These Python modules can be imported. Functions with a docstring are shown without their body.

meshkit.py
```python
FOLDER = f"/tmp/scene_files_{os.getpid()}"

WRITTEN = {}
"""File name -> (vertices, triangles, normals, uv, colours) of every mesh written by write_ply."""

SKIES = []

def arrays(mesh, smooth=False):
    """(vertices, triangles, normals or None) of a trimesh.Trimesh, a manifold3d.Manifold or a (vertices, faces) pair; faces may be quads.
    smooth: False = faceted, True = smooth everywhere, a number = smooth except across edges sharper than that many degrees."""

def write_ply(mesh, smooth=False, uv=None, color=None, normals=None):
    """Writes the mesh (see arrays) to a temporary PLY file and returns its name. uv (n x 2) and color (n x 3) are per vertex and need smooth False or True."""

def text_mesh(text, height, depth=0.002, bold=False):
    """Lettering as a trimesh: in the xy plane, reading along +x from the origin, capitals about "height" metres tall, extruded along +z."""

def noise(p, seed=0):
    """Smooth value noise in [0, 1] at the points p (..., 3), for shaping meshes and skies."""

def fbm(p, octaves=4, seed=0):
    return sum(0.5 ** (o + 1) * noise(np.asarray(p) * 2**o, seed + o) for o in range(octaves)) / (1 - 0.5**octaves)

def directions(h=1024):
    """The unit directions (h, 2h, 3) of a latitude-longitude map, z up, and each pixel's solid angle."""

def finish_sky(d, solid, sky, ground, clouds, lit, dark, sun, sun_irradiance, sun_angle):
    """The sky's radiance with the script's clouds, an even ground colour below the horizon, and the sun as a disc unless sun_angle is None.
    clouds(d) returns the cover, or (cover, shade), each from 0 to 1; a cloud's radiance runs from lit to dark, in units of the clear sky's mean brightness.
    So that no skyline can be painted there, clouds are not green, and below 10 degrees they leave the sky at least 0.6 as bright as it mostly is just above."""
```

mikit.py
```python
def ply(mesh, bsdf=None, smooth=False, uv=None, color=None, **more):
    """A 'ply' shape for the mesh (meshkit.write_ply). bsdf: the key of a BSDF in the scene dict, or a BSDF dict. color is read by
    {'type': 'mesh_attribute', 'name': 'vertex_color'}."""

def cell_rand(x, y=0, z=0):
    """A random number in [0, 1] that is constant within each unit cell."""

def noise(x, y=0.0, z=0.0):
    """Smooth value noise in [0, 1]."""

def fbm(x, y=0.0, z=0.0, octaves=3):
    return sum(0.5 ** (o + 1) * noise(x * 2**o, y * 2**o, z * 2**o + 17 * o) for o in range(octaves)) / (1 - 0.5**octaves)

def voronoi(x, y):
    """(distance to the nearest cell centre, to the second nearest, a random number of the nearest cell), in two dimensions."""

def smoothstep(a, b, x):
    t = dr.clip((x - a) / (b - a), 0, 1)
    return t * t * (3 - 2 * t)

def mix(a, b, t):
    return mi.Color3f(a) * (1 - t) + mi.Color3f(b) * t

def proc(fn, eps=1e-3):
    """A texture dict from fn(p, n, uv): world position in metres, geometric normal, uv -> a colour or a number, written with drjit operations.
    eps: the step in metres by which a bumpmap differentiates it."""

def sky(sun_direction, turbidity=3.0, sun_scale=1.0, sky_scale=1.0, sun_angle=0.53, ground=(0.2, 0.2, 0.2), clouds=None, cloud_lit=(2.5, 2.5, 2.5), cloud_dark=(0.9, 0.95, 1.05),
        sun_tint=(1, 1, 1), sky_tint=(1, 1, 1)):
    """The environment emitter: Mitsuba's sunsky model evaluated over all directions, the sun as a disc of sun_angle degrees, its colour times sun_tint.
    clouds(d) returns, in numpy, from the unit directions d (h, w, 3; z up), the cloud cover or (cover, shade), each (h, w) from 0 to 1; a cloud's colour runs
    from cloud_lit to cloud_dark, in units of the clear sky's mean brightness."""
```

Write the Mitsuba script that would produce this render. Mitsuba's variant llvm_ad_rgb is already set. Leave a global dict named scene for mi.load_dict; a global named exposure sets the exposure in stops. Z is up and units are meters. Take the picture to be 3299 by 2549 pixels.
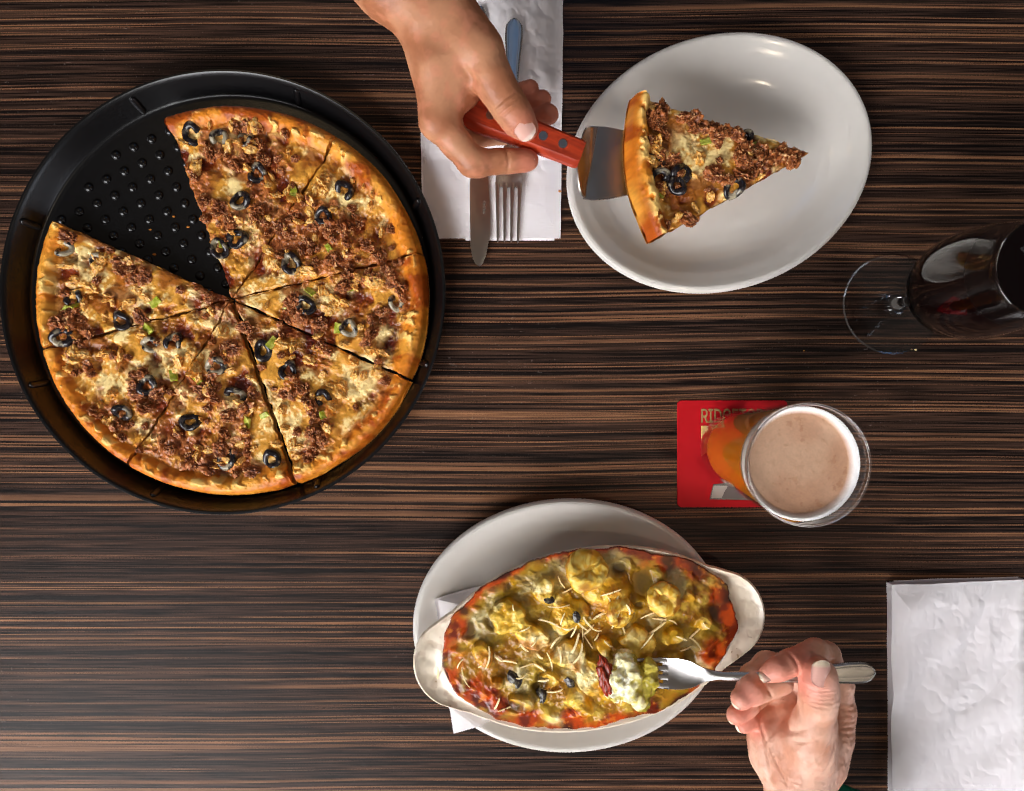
import math, random
import numpy as np, trimesh, mitsuba as mi, mikit, meshkit
import drjit as dr
from shapely.geometry import Polygon, Point
from shapely import affinity
from shapely.ops import unary_union

# ------------------------------------------------------------------ camera, lamps, exposure
CAM_H, FOC = 0.60, 2100.0            # camera height above the table (m), focal length in photo pixels
T = mi.ScalarTransform4f
scene, labels = {}, {}
scene['camera'] = {'type': 'perspective', 'fov': 2 * math.degrees(math.atan(1649.5 / FOC)), 'fov_axis': 'x',
                   'to_world': T().look_at(origin=[0, 0, CAM_H], target=[0, 0, 0], up=[0, 1, 0]),
                   'near_clip': 0.01, 'far_clip': 50.0}
exposure = 0.0


def lamp_panel(center, target, w, h, rgb, key):
    scene[key] = {'type': 'rectangle',
                  'to_world': T().look_at(origin=list(center), target=list(target), up=[0, 0, 1]) @ T().scale([w / 2, h / 2, 1]),
                  'bsdf': {'type': 'diffuse', 'reflectance': {'type': 'rgb', 'value': [.5, .5, .5]}},
                  'emitter': {'type': 'area', 'radiance': {'type': 'rgb', 'value': list(rgb)}}}


lamp_panel((-1.40, -1.90, 1.50), (0, 0, 0), 2.2, 1.5, (11.9, 11.9, 12.1), 'window')
lamp_panel((1.9, -1.35, 0.65), (0.0, 0, 0), 0.9, 0.8, (2.6, 2.8, 3.2), 'window_001')
lamp_panel((0.05, 1.35, 1.50), (0, 0, 0), 0.55, 0.42, (0.03, 0.50, 1.30), 'window_002')
scene['room_bounce'] = {'type': 'constant', 'radiance': {'type': 'rgb', 'value': [0.088, 0.078, 0.071]}}
labels['window'] = {'label': 'large bright window lighting the table from the lower left', 'category': 'window'}
labels['window_001'] = {'label': 'narrower window lighting the table from the lower right', 'category': 'window'}
labels['window_002'] = {'label': 'small blue-tinted window lighting the table from the top edge', 'category': 'window'}


def bulb(c, r, rgb, key):
    scene[key] = {'type': 'sphere', 'center': list(c), 'radius': r, 'emitter': {'type': 'area', 'radiance': {'type': 'rgb', 'value': list(rgb)}}}


bulb((0.45, -0.27, 1.40), 0.03, (150, 124, 92), 'pendant_bulb')
bulb((-0.75, 0.9, 1.6), 0.035, (50, 36, 20), 'pendant_bulb_001')
labels['pendant_bulb'] = {'label': 'small warm pendant bulb hanging high above the beer glass', 'category': 'light bulb'}
labels['pendant_bulb_001'] = {'label': 'small warm pendant bulb hanging high beyond the pizza pan', 'category': 'light bulb'}


# ------------------------------------------------------------------ helpers
def P(px, py, z=0.0):
    """The point of the place at height z that the photograph shows at this pixel."""
    s = (CAM_H - z) / FOC
    return np.array([(px - 1649.5) * s, -(py - 1274.5) * s, z])


def lin(r, g, b):
    c = np.array([r, g, b], float) / 255
    return np.where(c <= 0.04045, c / 12.92, ((c + 0.055) / 1.055) ** 2.4)


def C(r, g, b):
    return {'type': 'rgb', 'value': [float(x) for x in lin(r, g, b)]}


def sstep(a, b, x):
    t = np.clip((x - a) / (b - a), 0, 1)
    return t * t * (3 - 2 * t)


def nz(p, f, seed=0, octv=3):
    """fbm of points (metres) at f cycles per metre"""
    p = np.asarray(p, float)
    if p.shape[-1] == 2:
        p = np.concatenate([p, np.zeros(p.shape[:-1] + (1,))], -1)
    return meshkit.fbm(p * f + 37.3 + seed * 11.7, octv, seed)


def mixc(a, b, t):
    t = np.asarray(t)[..., None]
    return a * (1 - t) + b * t


def unit(v):
    v = np.asarray(v, float)
    return v / np.linalg.norm(v)


used = {}


def numbered(key):
    n = used.get(key, -1) + 1
    used[key] = n
    return key if n == 0 else f'{key}_{n:03d}'


def thing(name, label, cat, group=None, kind=None):
    key = numbered(name)
    labels[key] = {'label': label, 'category': cat}
    if group: labels[key]['group'] = group
    if kind: labels[key]['kind'] = kind
    return key


def put(key, mesh, bsdf, smooth=40, color=None, **more):
    scene[key] = mikit.ply(mesh, bsdf, smooth=(True if color is not None else smooth), color=color, **more)
    return key


def part(parent, name, mesh, bsdf, smooth=40, color=None, label=None, kind=None, **more):
    key = numbered(parent + '__' + name)
    put(key, mesh, bsdf, smooth, color, **more)
    if label or kind:
        labels[key] = {k: v for k, v in (('label', label), ('kind', kind)) if v}
    return key


def again(parent, name, shape, m):
    key = numbered(parent + '__' + name)
    scene[key] = {**shape, 'to_world': T(np.asarray(m, float))}
    return key


def mat4(loc=(0, 0, 0), rz=0.0, scale=1.0, R=None):
    m = np.eye(4)
    c, s = math.cos(rz), math.sin(rz)
    A = np.array([[c, -s, 0], [s, c, 0], [0, 0, 1.0]]) if R is None else R
    m[:3, :3] = A @ np.diag(np.broadcast_to(np.asarray(scale, float), 3))
    m[:3, 3] = loc
    return m


def grid_faces(n, m, wrap=False):
    i, j = np.meshgrid(np.arange(n - 1), np.arange(m if wrap else m - 1), indexing='ij')
    j2 = (j + 1) % m
    a, b, c, d = i * m + j, i * m + j2, (i + 1) * m + j2, (i + 1) * m + j
    return np.concatenate([np.stack([a, b, c], -1).reshape(-1, 3), np.stack([a, c, d], -1).reshape(-1, 3)])


def loft(rings, cap0=True, cap1=True):
    """rings: (n, m, 3), closed rings; capped with fans"""
    rings = np.asarray(rings, float)
    n, m, _ = rings.shape
    v = [rings.reshape(-1, 3)]
    f = [grid_faces(n, m, True)]
    k = n * m
    j = np.arange(m); j2 = (j + 1) % m
    if cap0:
        v.append(rings[0].mean(0)[None]); f.append(np.stack([np.full(m, k), j2, j], -1)); k += 1
    if cap1:
        v.append(rings[-1].mean(0)[None]); f.append(np.stack([np.full(m, k), (n - 1) * m + j, (n - 1) * m + j2], -1)); k += 1
    tm = trimesh.Trimesh(np.vstack(v), np.vstack(f), process=False)
    tm.fix_normals() if len(tm.faces) < 3000 else (tm.invert() if tm.volume < 0 else None)
    return tm


def lathe(prof, n=96, loc=(0, 0, 0), cap0=False, cap1=False):
    prof = np.asarray(prof, float)
    a = np.linspace(0, 2 * np.pi, n, endpoint=False)
    rings = np.stack([prof[:, :1] * np.cos(a), prof[:, :1] * np.sin(a), np.repeat(prof[:, 1:], n, 1)], -1) + np.asarray(loc, float)
    return loft(rings, cap0, cap1)


def spline(pts, n):
    """Catmull-Rom through points (k, d) -> (n, d)"""
    p = np.asarray(pts, float)
    p = np.vstack([2 * p[0] - p[1], p, 2 * p[-1] - p[-2]])
    t = np.linspace(0, len(p) - 3 - 1e-9, n)
    i = t.astype(int); u = (t - i)[:, None]
    a, b, c, d = p[i], p[i + 1], p[i + 2], p[i + 3]
    return 0.5 * (2 * b + (c - a) * u + (2 * a - 5 * b + 4 * c - d) * u ** 2 + (3 * b - a - 3 * c + d) * u ** 3)


def strip(path, wl, wr, top, bot, up=(0, 0, 1), m=15):
    """A flat bar along path (n,3): half widths to the left and right (n), top(t, s) and bottom(t, s) heights for t in -1..1, s in 0..1."""
    path = np.asarray(path, float); n = len(path)
    tan = np.gradient(path, axis=0); tan /= np.linalg.norm(tan, axis=1, keepdims=True)
    lat = np.cross(tan, np.asarray(up, float)); lat /= np.linalg.norm(lat, axis=1, keepdims=True)
    nor = np.cross(lat, tan)
    t = np.sin(np.linspace(-1, 1, m) * np.pi / 2)
    s = np.linspace(0, 1, n)[:, None]
    tt = np.broadcast_to(t[None], (n, m))
    wid = np.where(t[None] < 0, np.asarray(wl)[:, None], np.asarray(wr)[:, None]) * t[None]
    zt, zb = top(tt, s) + 0 * tt, bot(tt, s) + 0 * tt
    up_pts = path[:, None] + lat[:, None] * wid[..., None] + nor[:, None] * zt[..., None]
    dn_pts = path[:, None] + lat[:, None] * wid[..., None] + nor[:, None] * zb[..., None]
    return loft(np.concatenate([up_pts, dn_pts[:, ::-1]], 1))


def heightfield_wedge(V, idx_boundary, zb, colors, side_color):
    """closes a top surface (verts V, grid faces given outside) with a skirt down to zb; returns verts/faces to append"""
    b = V[idx_boundary].copy(); b[:, 2] = zb
    k = len(V); m = len(b)
    j = np.arange(m); j2 = (j + 1) % m
    a0, a1 = idx_boundary[j], idx_boundary[j2]
    f = np.concatenate([np.stack([a0, k + j, k + j2], -1), np.stack([a0, k + j2, a1], -1)])
    v = np.vstack([b, b.mean(0)[None]])
    f = np.concatenate([f, np.stack([np.full(m, k + m), k + j2, k + j], -1)])
    return v, f, np.broadcast_to(side_color, v.shape)


def surface_nets(F, origin, h):
    """Mesh of the zero level of F (nx,ny,nz), negative inside."""
    s = F < 0
    nx, ny, nz_ = F.shape
    cs = np.zeros((nx - 1, ny - 1, nz_ - 1), np.int8)
    corners = [(a, b, c) for a in (0, 1) for b in (0, 1) for c in (0, 1)]
    sl = lambda a, n: slice(a, n - 1 + a)
    for a, b, c in corners:
        cs += s[sl(a, nx), sl(b, ny), sl(c, nz_)]
    act = (cs > 0) & (cs < 8)
    ids = -np.ones(act.shape, np.int64); ijk = np.argwhere(act); ids[act] = np.arange(len(ijk))
    acc = np.zeros((len(ijk), 3)); cnt = np.zeros(len(ijk))
    val = {cn: F[ijk[:, 0] + cn[0], ijk[:, 1] + cn[1], ijk[:, 2] + cn[2]] for cn in corners}
    for c0 in corners:
        for ax in range(3):
            if c0[ax] == 0:
                c1 = tuple(1 if k == ax else c0[k] for k in range(3))
                f0, f1 = val[c0], val[c1]
                x = (f0 < 0) != (f1 < 0)
                t = np.where(x, f0 / np.where(x, f0 - f1, 1), 0)
                p = np.array(c0, float)[None] + t[:, None] * (np.array(c1) - np.array(c0))[None]
                acc[x] += p[x]; cnt[x] += 1
    V = (ijk + acc / cnt[:, None]) * h + origin
    faces = []
    for ax in range(3):
        d = [0, 0, 0]; d[ax] = 1
        A = s[tuple(slice(0, n - dd) for n, dd in zip(F.shape, d))]
        B = s[tuple(slice(dd, n) for n, dd in zip(F.shape, d))]
        e = np.argwhere(A != B)
        u, w = [k for k in range(3) if k != ax]
        ok = (e[:, u] > 0) & (e[:, w] > 0) & (e[:, u] < F.shape[u] - 1) & (e[:, w] < F.shape[w] - 1)
        e = e[ok]
        du = np.zeros(3, int); du[u] = 1
        dw = np.zeros(3, int); dw[w] = 1
        g = lambda q: ids[q[:, 0], q[:, 1], q[:, 2]]
        q = np.stack([g(e - du - dw), g(e - dw), g(e), g(e - du)], -1)
        flip = A[e[:, 0], e[:, 1], e[:, 2]] ^ (ax == 1)
        q = np.where(flip[:, None], q, q[:, ::-1])
        faces.append(q[:, [0, 1, 2]]); faces.append(q[:, [0, 2, 3]])
    tm = trimesh.Trimesh(V, np.concatenate(faces), process=False)
    if tm.volume < 0: tm.invert()
    return tm


def sdf_body(groups, h=0.0013, k_between=0.004, pad=0.012):
    """groups: list of (k_inside, [(a, ra, b, rb), ...]). Round cones, smoothly joined."""
    pts = np.array([q for _, g, *_j in groups for (a, ra, b, rb) in g for q in (np.r_[a, ra], np.r_[b, rb])])
    lo = (pts[:, :3] - pts[:, 3:]).min(0) - pad; hi = (pts[:, :3] + pts[:, 3:]).max(0) + pad
    n = np.ceil((hi - lo) / h).astype(int) + 1
    ax = [lo[i] + np.arange(n[i]) * h for i in range(3)]
    F = np.full(n, 0.03, np.float32)

    def smin(a, b, k):
        hh = np.clip(0.5 + 0.5 * (b - a) / k, 0, 1)
        return b * (1 - hh) + a * hh - k * hh * (1 - hh)
    for gi, (k, g, *join) in enumerate(groups):
        G = np.full(n, 0.03, np.float32)
        for (a, ra, b, rb) in g:
            a, b = np.asarray(a, float), np.asarray(b, float)
            m0 = np.minimum(a - ra, b - rb) - 0.02; m1 = np.maximum(a + ra, b + rb) + 0.02
            i0 = np.clip(((m0 - lo) / h).astype(int), 0, n); i1 = np.clip(((m1 - lo) / h).astype(int) + 2, 0, n)
            X = np.stack(np.meshgrid(*[ax[q][i0[q]:i1[q]] for q in range(3)], indexing='ij'), -1).astype(np.float32)
            ab = b - a; L2 = max(ab @ ab, 1e-12)
            t = np.clip(((X - a) @ ab) / L2, 0, 1)
            d = np.linalg.norm(X - a - t[..., None] * ab, axis=-1) - (ra + (rb - ra) * t)
            w = tuple(slice(i0[q], i1[q]) for q in range(3))
            G[w] = smin(G[w], d.astype(np.float32), k)
        F = G if gi == 0 else smin(F, G, join[0] if join else k_between)
    return surface_nets(F, lo, h)


def normals(tm):
    return meshkit.arrays(tm, True)[2]


def rounded_poly(poly, height, r, z0=0.0):
    """A plate of outline poly with rounded top edge."""
    rings = []
    out = poly.exterior
    N = max(60, int(out.length / 0.001))
    N = min(N, 600)
    steps = [(0.0, 0.0), (0.0, height - r)] + [(r * (1 - math.cos(q)), height - r + r * math.sin(q)) for q in np.linspace(0.3, math.pi / 2, 4)]
    c = np.array(out.centroid.coords[0])
    base = np.array([out.interpolate(d).coords[0] for d in np.linspace(0, out.length, N, endpoint=False)])
    for ins, z in steps:
        q = np.array(poly.buffer(-ins).exterior.coords) if ins > 0 else base
        if ins > 0:
            # pull base points towards the centre by the inset along the local normal
            d = np.roll(base, -1, 0) - np.roll(base, 1, 0); d /= np.linalg.norm(d, axis=1, keepdims=True)
            nn = np.stack([-d[:, 1], d[:, 0]], 1)
            if ((c - base) * nn).sum() < 0: nn = -nn
            q = base + nn * ins
        rings.append(np.column_stack([q, np.full(N, z0 + z)]))
    return loft(rings)


# ------------------------------------------------------------------ materials
def principled(color, rough=0.5, spec=0.5, **more):
    return {'type': 'twosided', 'bsdf': {'type': 'principled', 'base_color': color, 'roughness': rough, 'specular': spec, **more}}


VC = {'type': 'mesh_attribute', 'name': 'vertex_color'}


def n2(x, y):
    """Smooth value noise in two dimensions, cheaper to compile than mikit.noise"""
    x, y = mi.Float(x), mi.Float(y)
    ix, iy = dr.floor(x), dr.floor(y)
    tx, ty = x - ix, y - iy
    tx, ty = tx * tx * (3 - 2 * tx), ty * ty * (3 - 2 * ty)
    ux, uy = mi.UInt32(mi.Int32(ix) + 1000000) * 374761393, mi.UInt32(mi.Int32(iy) + 1000000) * 668265263

    def hsh(a, b):
        h = a + b
        h = (h ^ (h >> 13)) * 1274126177
        return mi.Float((h ^ (h >> 16)) & 0xFFFFFF) / 16777215.0
    return dr.lerp(dr.lerp(hsh(ux, uy), hsh(ux + 374761393, uy), tx), dr.lerp(hsh(ux, uy + 668265263), hsh(ux + 374761393, uy + 668265263), tx), ty)


def table_color(p, n, uv):
    x, y = p.x, p.y
    w = y + (n2(x * 3.1, y * 2.0) - .5) * .007 + (n2(x * 8.0 + 5.0, y * 14.0) - .5) * .0022
    band = n2(x * .7 + 3.0, w * 60.0)                      # broad darker and lighter zones
    a = n2(x * 1.3 + 1.7, w * 330.0)
    b = n2(x * 1.9 + 8.1, w * 720.0)
    c = n2(x * 3.4 + 4.4, w * 1250.0)
    fib = n2(x * 30.0, y * 1350.0)
    st = .26 * a + .40 * b + .34 * c + .11 * (band - .5)
    tan = mikit.smoothstep(.55, .73, st + .05 * (fib - .5)) * (.30 + .70 * n2(x * 2.6, w * 170.0 + 7.0))
    mid = mikit.smoothstep(.24, .62, st + .26 * (fib - .5))
    col = mikit.mix(mi.Color3f(*map(float, lin(25, 18, 16))), mi.Color3f(*map(float, lin(67, 47, 38))), mid)
    col = mikit.mix(col, mi.Color3f(*map(float, lin(158, 111, 79))), tan * .90)
    speck = mikit.smoothstep(.93, .98, n2(x * 330.0, y * 610.0)) * mikit.smoothstep(.6, .8, n2(x * 9.0, y * 7.0))   # dust and tiny nicks
    return col * (.58 + .66 * fib) + mi.Color3f(.07, .06, .055) * speck


scene['mat_table'] = principled(mikit.proc(table_color), 0.44, 0.14)
scene['mat_pan'] = principled(C(8, 8, 10), 0.30, 0.48)
scene['mat_pan_floor'] = principled(C(9, 8, 9), 0.24, 0.5)
scene['mat_porcelain'] = principled(C(208, 203, 196), 0.15, 0.5)


def dish_color(p, n, uv):
    s = .6 * n2(p.x * 90.0, p.y * 90.0) + .4 * n2(p.x * 230.0, p.y * 230.0)
    s2 = n2(p.x * 420.0, p.y * 420.0)
    t = mikit.smoothstep(.56, .74, s) * .35 + mikit.smoothstep(.80, .92, s2 * .7 + s * .3) * .6
    return mikit.mix(mi.Color3f(*map(float, lin(224, 211, 190))), mi.Color3f(*map(float, lin(150, 116, 82))), t)


scene['mat_dish'] = principled(mikit.proc(dish_color), 0.22, 0.5)
scene['mat_paper'] = {'type': 'twosided', 'bsdf': {'type': 'diffuse', 'reflectance': C(244, 240, 242)}}
scene['mat_steel'] = {'type': 'twosided', 'bsdf': {'type': 'roughconductor', 'material': 'none', 'alpha': 0.17, 'specular_reflectance': {'type': 'rgb', 'value': [.50, .475, .455]}}}
scene['mat_wet'] = principled(VC, 0.34, 0.40)
scene['mat_bread'] = principled(VC, 0.45, 0.32)
scene['mat_meat'] = principled(VC, 0.45, 0.34)
scene['mat_olive'] = principled(VC, 0.27, 0.45)
scene['mat_skin'] = principled(VC, 0.46, 0.42)
scene['mat_nail'] = principled(VC, 0.25, 0.5)
scene['mat_glass'] = {'type': 'dielectric', 'int_ior': 1.5, 'ext_ior': 1.0}
scene['mat_wine'] = {'type': 'principled', 'base_color': C(9, 2, 3), 'roughness': 0.05, 'specular': 0.3}
scene['mat_beer'] = {'type': 'principled', 'base_color': C(250, 150, 14), 'roughness': 0.12, 'specular': 0.4}
scene['mat_foam'] = principled(VC, 0.7, 0.3)


def handle_color(p, n, uv):
    a = -0.38
    u = p.x * math.cos(a) + p.y * math.sin(a); v = -p.x * math.sin(a) + p.y * math.cos(a)
    g = n2(u * 60.0, v * 900.0); g2 = .6 * n2(u * 25.0, v * 160.0) + .4 * n2(u * 50.0, v * 330.0)
    return mikit.mix(mi.Color3f(*map(float, lin(196, 66, 30))), mi.Color3f(*map(float, lin(112, 26, 14))), .25 + .5 * mikit.smoothstep(.3, .75, g2) + .3 * (g - .5))


scene['mat_red_wood'] = principled(mikit.proc(handle_color), 0.42, 0.4)
scene['mat_coaster'] = principled(C(196, 14, 26), 0.6, 0.3)
scene['mat_print_tan'] = principled(C(170, 130, 84), 0.6, 0.3)
scene['mat_print_cream'] = principled(C(236, 196, 120), 0.6, 0.3)
scene['mat_print_grey'] = principled(C(120, 112, 108), 0.6, 0.3)
scene['mat_print_light'] = principled(C(190, 182, 172), 0.6, 0.3)
scene['mat_sleeve'] = principled(C(14, 96, 74), 0.9, 0.2)

# ------------------------------------------------------------------ table
tb = trimesh.creation.box([2.2, 1.5, 0.03]); tb.apply_translation([0, 0, -0.015])
put('table_top', tb, 'mat_table', False)
labels['table_top'] = {'label': 'dark brown table top with fine tan streaks of wood grain', 'category': 'table', 'kind': 'structure'}

# ------------------------------------------------------------------ pizza pan
PANC = P(716, 940, 0.023)[:2]
pan = thing('pizza_pan', 'round black metal pizza pan holding most of a pizza', 'pan')
prof = [(0.0, .0015), (.100, .0015), (.179, .0015), (.1820, .0018), (.1836, .0026), (.1848, .0042), (.1880, .0105), (.1925, .0195), (.1938, .0220), (.1952, .0232), (.1968, .0233), (.1976, .0224), (.1973, .0212),
        (.1958, .0202), (.1925, .0150), (.1885, .0070), (.1860, .0018), (.1835, .0003), (.100, .0003), (0.0, .0003)]
put(pan, lathe(prof[1:-1], 240, (PANC[0], PANC[1], 0), True, True), 'mat_pan', 35)
for k in range(8):
    a = math.radians(25.5 + 45 * k)
    d = np.array([math.cos(a), math.sin(a)])
    rp = np.array([[PANC[0] + d[0] * r, PANC[1] + d[1] * r, z] for r, z in ((.1846, .0036), (.1872, .0086), (.1905, .0150), (.1928, .0196))])
    rp = spline(rp, 14)
    u = unit(np.array([-d[0] * .90, -d[1] * .90, .45]))
    w = 0.0034 * np.sqrt(np.clip(1 - np.linspace(-1, 1, 14) ** 6, 0.05, 1))
    part(pan, 'rib', strip(rp, w, w, lambda t, s: .0026 * np.sqrt(np.clip(1 - t * t, 0, 1)), lambda t, s: -.0008, u, 9), 'mat_pan', 60)
PIZC = P(770, 973, 0.0)[:2] + np.array([0.0, 0.0])
la = np.array([-57.2, -26.1]) / 3500; lb = np.array([26.6, -51.8]) / 3500
q0 = P(0 + 1078 / 2.22, 200 + 545 / 2.22, .003)[:2]
dome = trimesh.creation.icosphere(2, 1.0)
dome = trimesh.Trimesh(dome.vertices[:, :] * [.0044, .0044, .0030], dome.faces, process=False)
dome_shape = mikit.ply(dome, 'mat_pan_floor', smooth=True)
for i in range(-12, 16):
    for j in range(-6, 24):
        q = q0 + i * la + j * lb
        r = np.linalg.norm(q - PANC)
        ang = math.degrees(math.atan2(q[1] - PIZC[1], q[0] - PIZC[0])) % 360
        if r < .172 and 104 < ang < 172:
            again(pan, 'dimple', dome_shape, mat4((q[0], q[1], .0014)))

# ------------------------------------------------------------------ pizza
COL = {k: lin(*v) for k, v in dict(
    cheese=(216, 152, 58), pale=(248, 220, 150), toast=(146, 78, 20), sauce=(128, 50, 14), dsauce=(84, 24, 6),
    crust=(222, 132, 36), crust_d=(168, 76, 14), crust_p=(250, 206, 118), bread=(222, 160, 84),
    meat=(166, 97, 51), meat_d=(98, 48, 19), meat_r=(186, 108, 58), fleck=(232, 192, 136), olive=(24, 18, 22), olive_g=(72, 66, 66), film=(172, 160, 134), green=(150, 160, 36)).items()}


def fields(q, seed):
    """q (n,2) metres in the pizza's own frame: cheese cover, browning, lumps"""
    ch = nz(q, 46, 3 + seed, 3); ch2 = nz(q, 120, 7 + seed, 3); br = nz(q, 75, 13 + seed, 4); fine = nz(q, 420, 21 + seed, 3); low = nz(q, 24, 31 + seed, 2)
    cover = sstep(.37, .53, ch * .7 + ch2 * .3)
    return ch, ch2, br, fine, low, cover


def slice_top(q, R, seed):
    tall = 1.35 if seed == 40 else 1.0
    """height and colour of the pizza's top at q (n,2)"""
    r = np.linalg.norm(q, axis=1); th = np.arctan2(q[:, 1], q[:, 0])
    ring = np.stack([np.cos(th), np.sin(th), 0 * th], 1)
    inner = (.892 if seed == 0 else .90) + .07 * (meshkit.fbm(ring * 6 + seed, 3, 5) - .5)
    rn = r / R
    ch, ch2, br, fine, low, cover = fields(q, seed)
    crust = sstep(inner - .03, inner + .03, rn)
    mt = sstep(.53, .61, nz(q, 38, 91 + seed, 3)) * (1 - crust)
    rg = 1 - np.abs(2 * nz(q, 150, 95 + seed, 3) - 1)
    z = .0085 + .0036 * (low - .5) + .0030 * cover + .0036 * (ch2 - .5) + .0026 * (fine - .5) * (1 - .75 * cover * (1 - mt)) + mt * (.0036 * (rg - .6) + .001)
    u = np.clip((rn - inner) / (1 - inner), 0, 1)
    bub = nz(q, 70, 51 + seed, 3)
    zc = .0075 + .0105 * tall * np.sin(np.pi * np.clip(u * .78 + .10, 0, 1)) ** .8 + .0045 * (bub - .5) * (1 - u) + .0012 * (fine - .5)
    zc = np.where(u > .8, zc - .0075 * tall * ((u - .8) / .2) ** 2, zc) + .0030 * (nz(q, 120, 55 + seed, 3) - .5) * (1 - u ** 2)
    z = z * (1 - crust) + zc * crust
    # colour
    c = mixc(COL['sauce'], COL['dsauce'], sstep(.42, .62, br))
    chc = mixc(COL['cheese'], COL['pale'], sstep(.48, .62, nz(q, 60, 5 + seed, 3) * .7 + fine * .3))
    chc = mixc(chc, COL['toast'], sstep(.50, .66, nz(q, 52, 14 + seed, 3)) * .9)
    c = mixc(c, chc, np.clip(cover * 1.05, 0, 1))
    mc = mixc(COL['meat_d'], mixc(COL['meat'], COL['meat_r'], sstep(.4, .6, ch)), sstep(.35, .75, rg))
    c = mixc(c, mc, mt * sstep(.35, .55, br * .5 + fine * .5) * .9)
    cc = mixc(COL['crust'], COL['crust_d'], sstep(.46, .62, nz(q, 58, 61 + seed, 4)))
    cc = mixc(cc, lin(236, 166, 62), sstep(.52, .64, nz(q, 34, 63 + seed, 3)) * .8)
    lo = .42 if seed == 40 else .52
    flk = sstep(lo, lo + .10, nz(q, 150, 71 + seed, 3)) * sstep(.80, .45, u) * sstep(.42, .54, nz(q, 50, 73 + seed, 2))
    cc = mixc(cc, COL['crust_p'], flk)
    cc = mixc(cc, COL['crust_d'], .45 * sstep(.55, .80, u) * sstep(1.0, .85, u))
    z = z + .0022 * flk * crust
    c = mixc(c, cc, crust)
    c = c * (.80 + .40 * fine)[:, None]
    return z, c


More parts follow.
